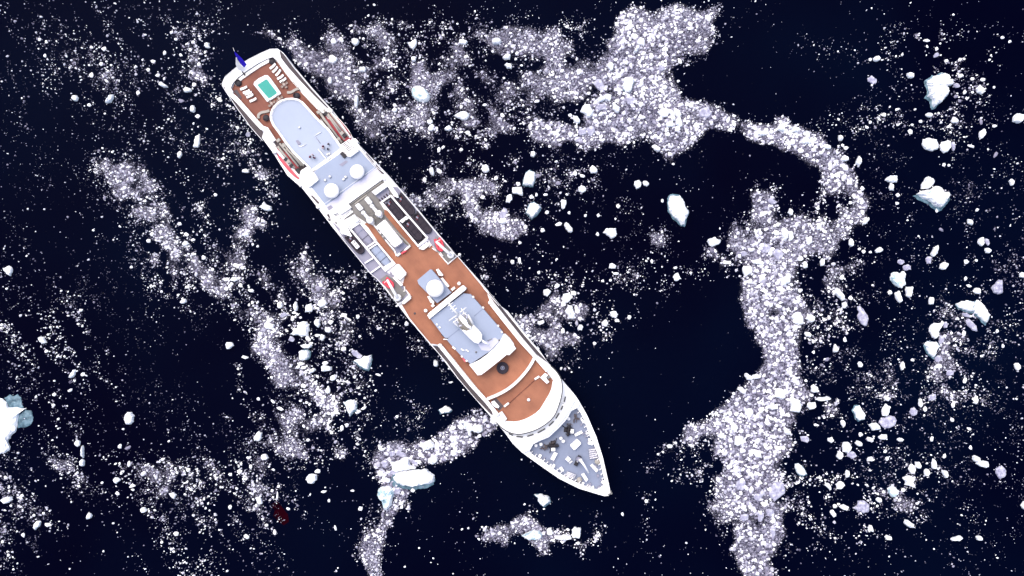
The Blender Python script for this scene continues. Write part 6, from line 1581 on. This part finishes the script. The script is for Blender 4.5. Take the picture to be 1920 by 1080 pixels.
# --- lifeboats hung outboard
def lifeboat():
    t = empty("lifeboat")
    def loft(sections, name, m):
        bm = bmesh.new(); rings = []
        for x, prof in sections: rings.append([bm.verts.new((x, y, z)) for y, z in prof])
        for A, B in zip(rings, rings[1:]):
            for i in range(len(A) - 1): bm.faces.new((A[i], A[i + 1], B[i + 1], B[i]))
        bm.faces.new(rings[0]); bm.faces.new(rings[-1][::-1])
        for A, B in zip(rings, rings[1:]): bm.faces.new((A[0], B[0], B[-1], A[-1]))
        return finish(bm, name, m, t, True)
    H = []; C = []
    for k in range(11):
        u = -1 + k / 5; x = u * 5.6
        w = 1.65 * max(.06, (1 - abs(u) ** 2.6)) ** .6 if abs(u) < 1 else .12
        H.append((x, [(-w, .2), (-w * .95, -.6), (-w * .6, -1.25), (0, -1.5), (w * .6, -1.25), (w * .95, -.6), (w, .2)]))
        C.append((x * .97, [(-w * .97, .2), (-w * .92, .7), (-w * .6, 1.15), (0, 1.3), (w * .6, 1.15), (w * .92, .7), (w * .97, .2)]))
    loft(H, "hull", CORAL); loft(C, "canopy", CORAL)
    bm = bmesh.new()
    for s in (-1, 1): add_tube(bm, [(x, s * abs(p[0][0]) * 1.02, .2) for x, p in H], .11, 6)
    finish(bm, "fender", CREAM, t)
    for u in (-3, -1, 1, 3):
        for v in (1.42, -1.42):
            bm = bmesh.new(); add_box(bm, u, v, .62, .8, .16, .34); finish(bm, "window", GLASS, t)
    bm = bmesh.new(); add_box(bm, -3.6, 0, 1.35, 1.2, 1.0, .5, 0, .1); finish(bm, "steering_cupola", CREAM, t)
    return t
lbt = lifeboat()
a = L('Z2', [(870, 250), (1075, 510)], 11); m = ((a[0][0] + a[1][0]) / 2, (a[0][1] + a[1][1]) / 2)
lbt.location = wld(m[0] - .6, m[1] - 1.35, 10.2); lbt.rotation_euler = (0, 0, HEAD)
tag(lbt, "coral lifeboat slung under davits on the ship's upper right side beside the lounge", "lifeboat", "lifeboats hung beside the aft lounge")
l2 = copy_tree(lbt)
a = L('Z2', [(130, 745), (370, 1060)], 11); m = ((a[0][0] + a[1][0]) / 2, (a[0][1] + a[1][1]) / 2)
l2.location = wld(m[0], m[1] + 1.15, 10.2)
tag(l2, "coral lifeboat slung under davits on the ship's lower left side beside the lounge", "lifeboat", "lifeboats hung beside the aft lounge")

# --- inflatable boats
def inflatable(length=6.2, width=2.4, console=False):
    t = empty("inflatable_boat")
    r = .30; hw = width / 2 - r
    pts = [(-length / 2, hw, .42), (-length / 2 + 1.2, hw, .42), (length / 2 - 1.5, hw, .44), (length / 2 - .8, hw * .82, .50), (length / 2 - .32, hw * .42, .56), (length / 2 - .25, 0, .58)]
    full = pts + [(x, -y, z) for x, y, z in reversed(pts[:-1])]
    bm = bmesh.new(); add_tube(bm, full, r, 10); finish(bm, "buoyancy_tube", CHAR, t, True)
    for s in (1, -1):
        bm = bmesh.new(); add_tube(bm, [(-length / 2 - .35, s * hw, .40), (-length / 2, s * hw, .42)], .10, 10, r); finish(bm, "tube_cone", CHAR, t)
    bm = bmesh.new(); add_prism(bm, [(x, y * .98) for x, y, z in full], .22, .32); finish(bm, "floor", CHAR, t)
    bm = bmesh.new(); add_box(bm, -length / 2 + .35, 0, .5, .10, hw * 2, .5); finish(bm, "transom", BLACK, t)
    bm = bmesh.new(); add_box(bm, -length / 2 + .05, 0, .9, .5, .46, .6, 0, .1); add_box(bm, -length / 2 + .0, 0, .35, .22, .2, .9); eng = finish(bm, "outboard_engine", BLACK, t)
    bm = bmesh.new(); add_box(bm, -length / 2 + .95, .35, .5, .5, .36, .36, 0, .06); finish(bm, "fuel_tank", MAROON, t)
    bm = bmesh.new(); add_box(bm, -length / 2 + 1.3, -.4, .5, .55, .4, .3, 0, .06); finish(bm, "fuel_tank", MAROON, t)
    bm = bmesh.new(); add_box(bm, -length / 2 + 1.0, -.05, .48, .7, .4, .26, 0, .05); finish(bm, "gear_bag", LAV, t)
    for u in (-.3, .9):
        bm = bmesh.new(); add_tube(bm, [(u, -hw, .62), (u, hw, .62)], .05, 6); finish(bm, "lifeline", CHAR, t)
    if console:
        bm = bmesh.new(); add_box(bm, .1, 0, .85, 2.3, 1.05, .9, 0, .12); c = finish(bm, "console", WHITE, t)
        for (u, v, sx, sy) in ((-.55, .22, .45, .3), (-.5, -.22, .35, .2), (.25, .25, .3, .22), (.45, -.15, .5, .25)):
            bm = bmesh.new(); add_box(bm, u, v, 1.33, sx, sy, .06); finish(bm, "console_hatch", GREY, c)
    return t
ib = inflatable()
spots = [('R4', (670, 180), (850, 370), Z1 + .1, "black inflatable boat in the aft bay of the right hand cradle", None),
         ('R4', (900, 425), (1070, 615), Z1 + .1, "black inflatable boat in the forward bay of the right hand cradle", None),
         ('R4', (825, 130), (970, 310), Z1 + .1, "black inflatable boat outboard of the right hand cradle, nearer the stern", None),
         ('R4', (1030, 350), (1160, 530), Z1 + .1, "black inflatable boat outboard of the right hand cradle, nearer the bow", None)]
for i, (k, p, q, z, lab, _) in enumerate(spots):
    o = ib if i == 0 else copy_tree(ib)
    a, b = L1(k, *p, z + .5), L1(k, *q, z + .5)
    o.location = wld((a[0] + b[0]) / 2, (a[1] + b[1]) / 2, z); o.rotation_euler = (0, 0, HEAD)
    tag(o, lab, "inflatable boat", "black inflatable boats on the boat deck")
o = inflatable(6.0, 2.3, True)
a, b = L1('Z3', 330, 800, Z1 + .8), L1('Z3', 545, 1035, Z1 + .8)
o.location = wld((a[0] + b[0]) / 2 - .1, (a[1] + b[1]) / 2 + .05, Z1 + .06); o.rotation_euler = (0, 0, HEAD)
tag(o, "black inflatable boat with a white console beside the left hand cradle", "inflatable boat", "black inflatable boats on the boat deck")
# covered boats in the left hand cradle
def covered(p, q, lab, m):
    a, b = L1('R4', *p, Z1 + 1), L1('R4', *q, Z1 + 1)
    t = on_ship("covered_boat", (a[0] + b[0]) / 2, (a[1] + b[1]) / 2, Z1 + .12)
    bm = bmesh.new(); nx_, ny_ = 14, 7; g = []
    for i in range(nx_ + 1):
        row = []
        for j in range(ny_ + 1):
            u, v = i / nx_ * 2 - 1, j / ny_ * 2 - 1
            w = 1.12 * (1 - max(0, u - .2) ** 2.2 * .75)
            row.append(bm.verts.new((u * 3.0, v * w, .75 * (1 - .55 * v * v) * (1 - .18 * u * u) + (.05 if i % 4 == 0 else 0))))
        g.append(row)
    for i in range(nx_):
        for j in range(ny_): bm.faces.new((g[i][j], g[i + 1][j], g[i + 1][j + 1], g[i][j + 1]))
    edge = [g[i][0] for i in range(nx_ + 1)] + [g[nx_][j] for j in range(1, ny_ + 1)] + [g[i][ny_] for i in range(nx_ - 1, -1, -1)] + [g[0][j] for j in range(ny_ - 1, 0, -1)]
    low = [bm.verts.new((v.co.x, v.co.y, 0)) for v in edge]
    for i in range(len(edge)): bm.faces.new((edge[i], edge[(i + 1) % len(edge)], low[(i + 1) % len(edge)], low[i]))
    finish(bm, "tarpaulin", m, t, True)
    for u in (-1.1, .9):
        bm = bmesh.new(); add_tube(bm, [(u, -1.1, .42), (u, -.6, .68), (u, 0, .80), (u, .6, .68), (u, 1.1, .42)], .06, 6); finish(bm, "lashing_strap", CHAR if u > 0 else SLATE, t)
    tag(t, lab, "covered boat", "tarpaulin covered boats in the left hand cradle")
covered((295, 460), (475, 680), "lavender grey tarpaulin covered boat in the aft bay of the left hand cradle", LAV)
covered((510, 720), (690, 940), "pale blue grey tarpaulin covered boat in the forward bay of the left hand cradle", BLUE)
# red rescue boats under the cranes
def rescue(k, p, q, lab, flip=1):
    a, b = L1(k, *p, zo + .8), L1(k, *q, zo + .8)
    t = on_ship("rescue_boat", (a[0] + b[0]) / 2, (a[1] + b[1]) / 2, zo + .05, math.atan2(b[1] - a[1], b[0] - a[0]))
    ln = math.hypot(b[0] - a[0], b[1] - a[1]) / 2
    bm = bmesh.new(); add_tube(bm, [(-ln, .75, .55), (ln * .5, .75, .6), (ln * .85, .4, .7), (ln, 0, .75), (ln * .85, -.4, .7), (ln * .5, -.75, .6), (-ln, -.75, .55)], .27, 10); finish(bm, "buoyancy_tube", RED, t, True)
    bm = bmesh.new(); add_prism(bm, [(-ln, -.6), (ln * .6, -.6), (ln * .9, 0), (ln * .6, .6), (-ln, .6)], .1, .4); finish(bm, "floor", CORAL, t)
    bm = bmesh.new(); add_box(bm, -ln * .2, 0, .75, .8, .6, .7, 0, .08); finish(bm, "console", CORAL, t)
    bm = bmesh.new(); add_box(bm, -ln * .95, 0, .9, .4, .4, .6, 0, .08); finish(bm, "outboard_engine", GREY, t)
    bm = bmesh.new(); add_tube(bm, [(-ln * .6, .7, .8), (-ln * .6, .6, 1.5), (-ln * .6, -.6, 1.5), (-ln * .6, -.7, .8)], .06, 6); finish(bm, "roll_bar", CREAM, t)
    tag(t, lab, "rescue boat", "red rescue boats under the cranes")
rescue('Z4', (925, 668), (990, 850), "red rescue boat under the white crane boom on the ship's right side")
rescue('Z5', (615, 705), (720, 800), "red rescue boat under the white crane boom on the ship's left side")

# --- people on the lounge roof
def skin_body(name, nodes, edges, m, parent):
    me_ = bpy.data.meshes.new(name)
    me_.from_pydata([n_[:3] for n_ in nodes], edges, [])
    o_ = bpy.data.objects.new(name, me_); col.objects.link(o_)
    sk = o_.modifiers.new("skin", 'SKIN'); sk.use_smooth_shade = True
    for v, n_ in zip(me_.skin_vertices[0].data, nodes):
        v.radius = (n_[3], n_[3] if len(n_) < 5 else n_[4])
    me_.skin_vertices[0].data[0].use_root = True
    sd = o_.modifiers.new("sub", 'SUBSURF'); sd.levels = 1; sd.render_levels = 1
    dg = bpy.context.evaluated_depsgraph_get()
    out_ = bpy.data.meshes.new_from_object(o_.evaluated_get(dg))
    bpy.data.objects.remove(o_); out_.name = name
    out_.materials.clear()
    return link(name, out_, m, parent)
def person(X, Y, rz, top, legs, hat, lab, arm=0.0):
    x, y = L1('Z2', X, Y, zl + 1.2)
    t = on_ship("person", x, y, zl + .05, rz)
    N_ = [(0, 0, .98, .15, .11), (0, 0, 1.15, .14, .10), (0, 0, 1.34, .17, .11), (0, 0, 1.46, .07), (.01, 0, 1.54, .06), (.02, 0, 1.63, .095, .085), (.015, 0, 1.72, .085, .075)]
    E_ = [(0, 1), (1, 2), (2, 3), (3, 4), (4, 5), (5, 6)]
    for s in (1, -1):
        b0 = len(N_)
        fx = .12 + arm * (1 if s > 0 else .6)
        N_ += [(0, s * .20, 1.40, .065), (.02, s * .27, 1.14, .05), (fx, s * .22, .94, .038), (fx + .08, s * .20, .87, .036)]
        E_ += [(2, b0), (b0, b0 + 1), (b0 + 1, b0 + 2), (b0 + 2, b0 + 3)]
        hd = b0 + 3
        for f_ in range(4):
            c = len(N_); oy = (f_ - 1.5) * .02; ll = (.06, .075, .07, .05)[f_]
            N_ += [(fx + .11, s * .20 + oy, .83, .010), (fx + .11 + ll * .5, s * .20 + oy, .80 - ll * .4, .009)]
            E_ += [(hd, c), (c, c + 1)]
        c = len(N_); N_ += [(fx + .10, s * .155, .86, .011), (fx + .14, s * .145, .84, .010)]; E_ += [(hd, c), (c, c + 1)]
        b0 = len(N_)
        N_ += [(0, s * .10, .90, .095), (.02, s * .105, .50, .062), (-.01, s * .105, .10, .045), (.10, s * .115, .045, .04)]
        E_ += [(0, b0), (b0, b0 + 1), (b0 + 1, b0 + 2), (b0 + 2, b0 + 3)]
    skin_body("body", N_, E_, SKIN, t)
    J = [(0, 0, .86, .19, .15), (0, 0, 1.15, .18, .14), (0, 0, 1.36, .20, .14), (0, 0, 1.47, .09)]; JE = [(0, 1), (1, 2), (2, 3)]
    for s in (1, -1):
        fx = .12 + arm * (1 if s > 0 else .6); b0 = len(J)
        J += [(0, s * .21, 1.40, .095), (.02, s * .275, 1.14, .078), (fx - .01, s * .225, .96, .06)]; JE += [(2, b0), (b0, b0 + 1), (b0 + 1, b0 + 2)]
    skin_body("jacket", J, JE, top, t)
    T = [(0, 0, .96, .165, .13)]; TE = []
    for s in (1, -1):
        b0 = len(T); T += [(0, s * .105, .86, .115), (.02, s * .11, .50, .085), (-.01, s * .11, .10, .075)]; TE += [(0, b0), (b0, b0 + 1), (b0 + 1, b0 + 2)]
    skin_body("trousers", T, TE, legs, t)
    lathe("hat", .015, 0, [(.115, 1.66), (.118, 1.70), (.10, 1.77), (.05, 1.815), (0, 1.825)], hat, t, 16)
    bm = bmesh.new(); add_box(bm, .105, 0, 1.635, .04, .028, .045, 0, .008); finish(bm, "nose", SKIN, t)
    bm = bmesh.new(); add_box(bm, .105, .035, 1.665, .012, .02, .012); add_box(bm, .105, -.035, 1.665, .012, .02, .012); finish(bm, "eyes", BLACK, t)
    bm = bmesh.new(); add_box(bm, .10, 0, 1.59, .014, .045, .01); finish(bm, "mouth", MAROON, t)
    for s in (1, -1):
        bm = bmesh.new(); add_box(bm, .01, s * .092, 1.64, .04, .02, .06, 0, .008); finish(bm, "ear", SKIN, t)
    for s in (1, -1):
        bm = bmesh.new(); add_box(bm, .05, s * .112, .04, .28, .10, .09, 0, .03); finish(bm, "boot", BLACK, t)
    tag(t, lab, "person", "people standing on the lounge roof")
person(545, 768, .4, CLOTHM, CLOTHD, CLOTHM, "left person of the close group in maroon clothes on the lounge roof", .1)
person(598, 782, 2.4, CLOTHM, CLOTHD, CLOTHD, "person in dark maroon nearest the bow in the close group on the lounge roof", .15)
person(578, 742, -1.2, CLOTHP, CLOTHM, CLOTHP, "person in pale pink top in the close group on the lounge roof", .05)
person(710, 636, .2, CLOTHM, CLOTHD, CLOTHM, "person in maroon jacket standing beside a person in pale pink", .1)
person(712, 660, 2.2, CLOTHP, CLOTHP, CLOTHP, "person in pale pink beside the maroon jacket on the lounge roof", .05)
person(780, 607, 3.0, CLOTHD, CLOTHD, CLOTHD, "person in dark clothes standing nearest the right edge of the lounge roof", .1)
person(772, 672, .9, CLOTHD, CLOTHD, CLOTHD, "person in dark clothes between the maroon jacket and the white wind screen", .2)
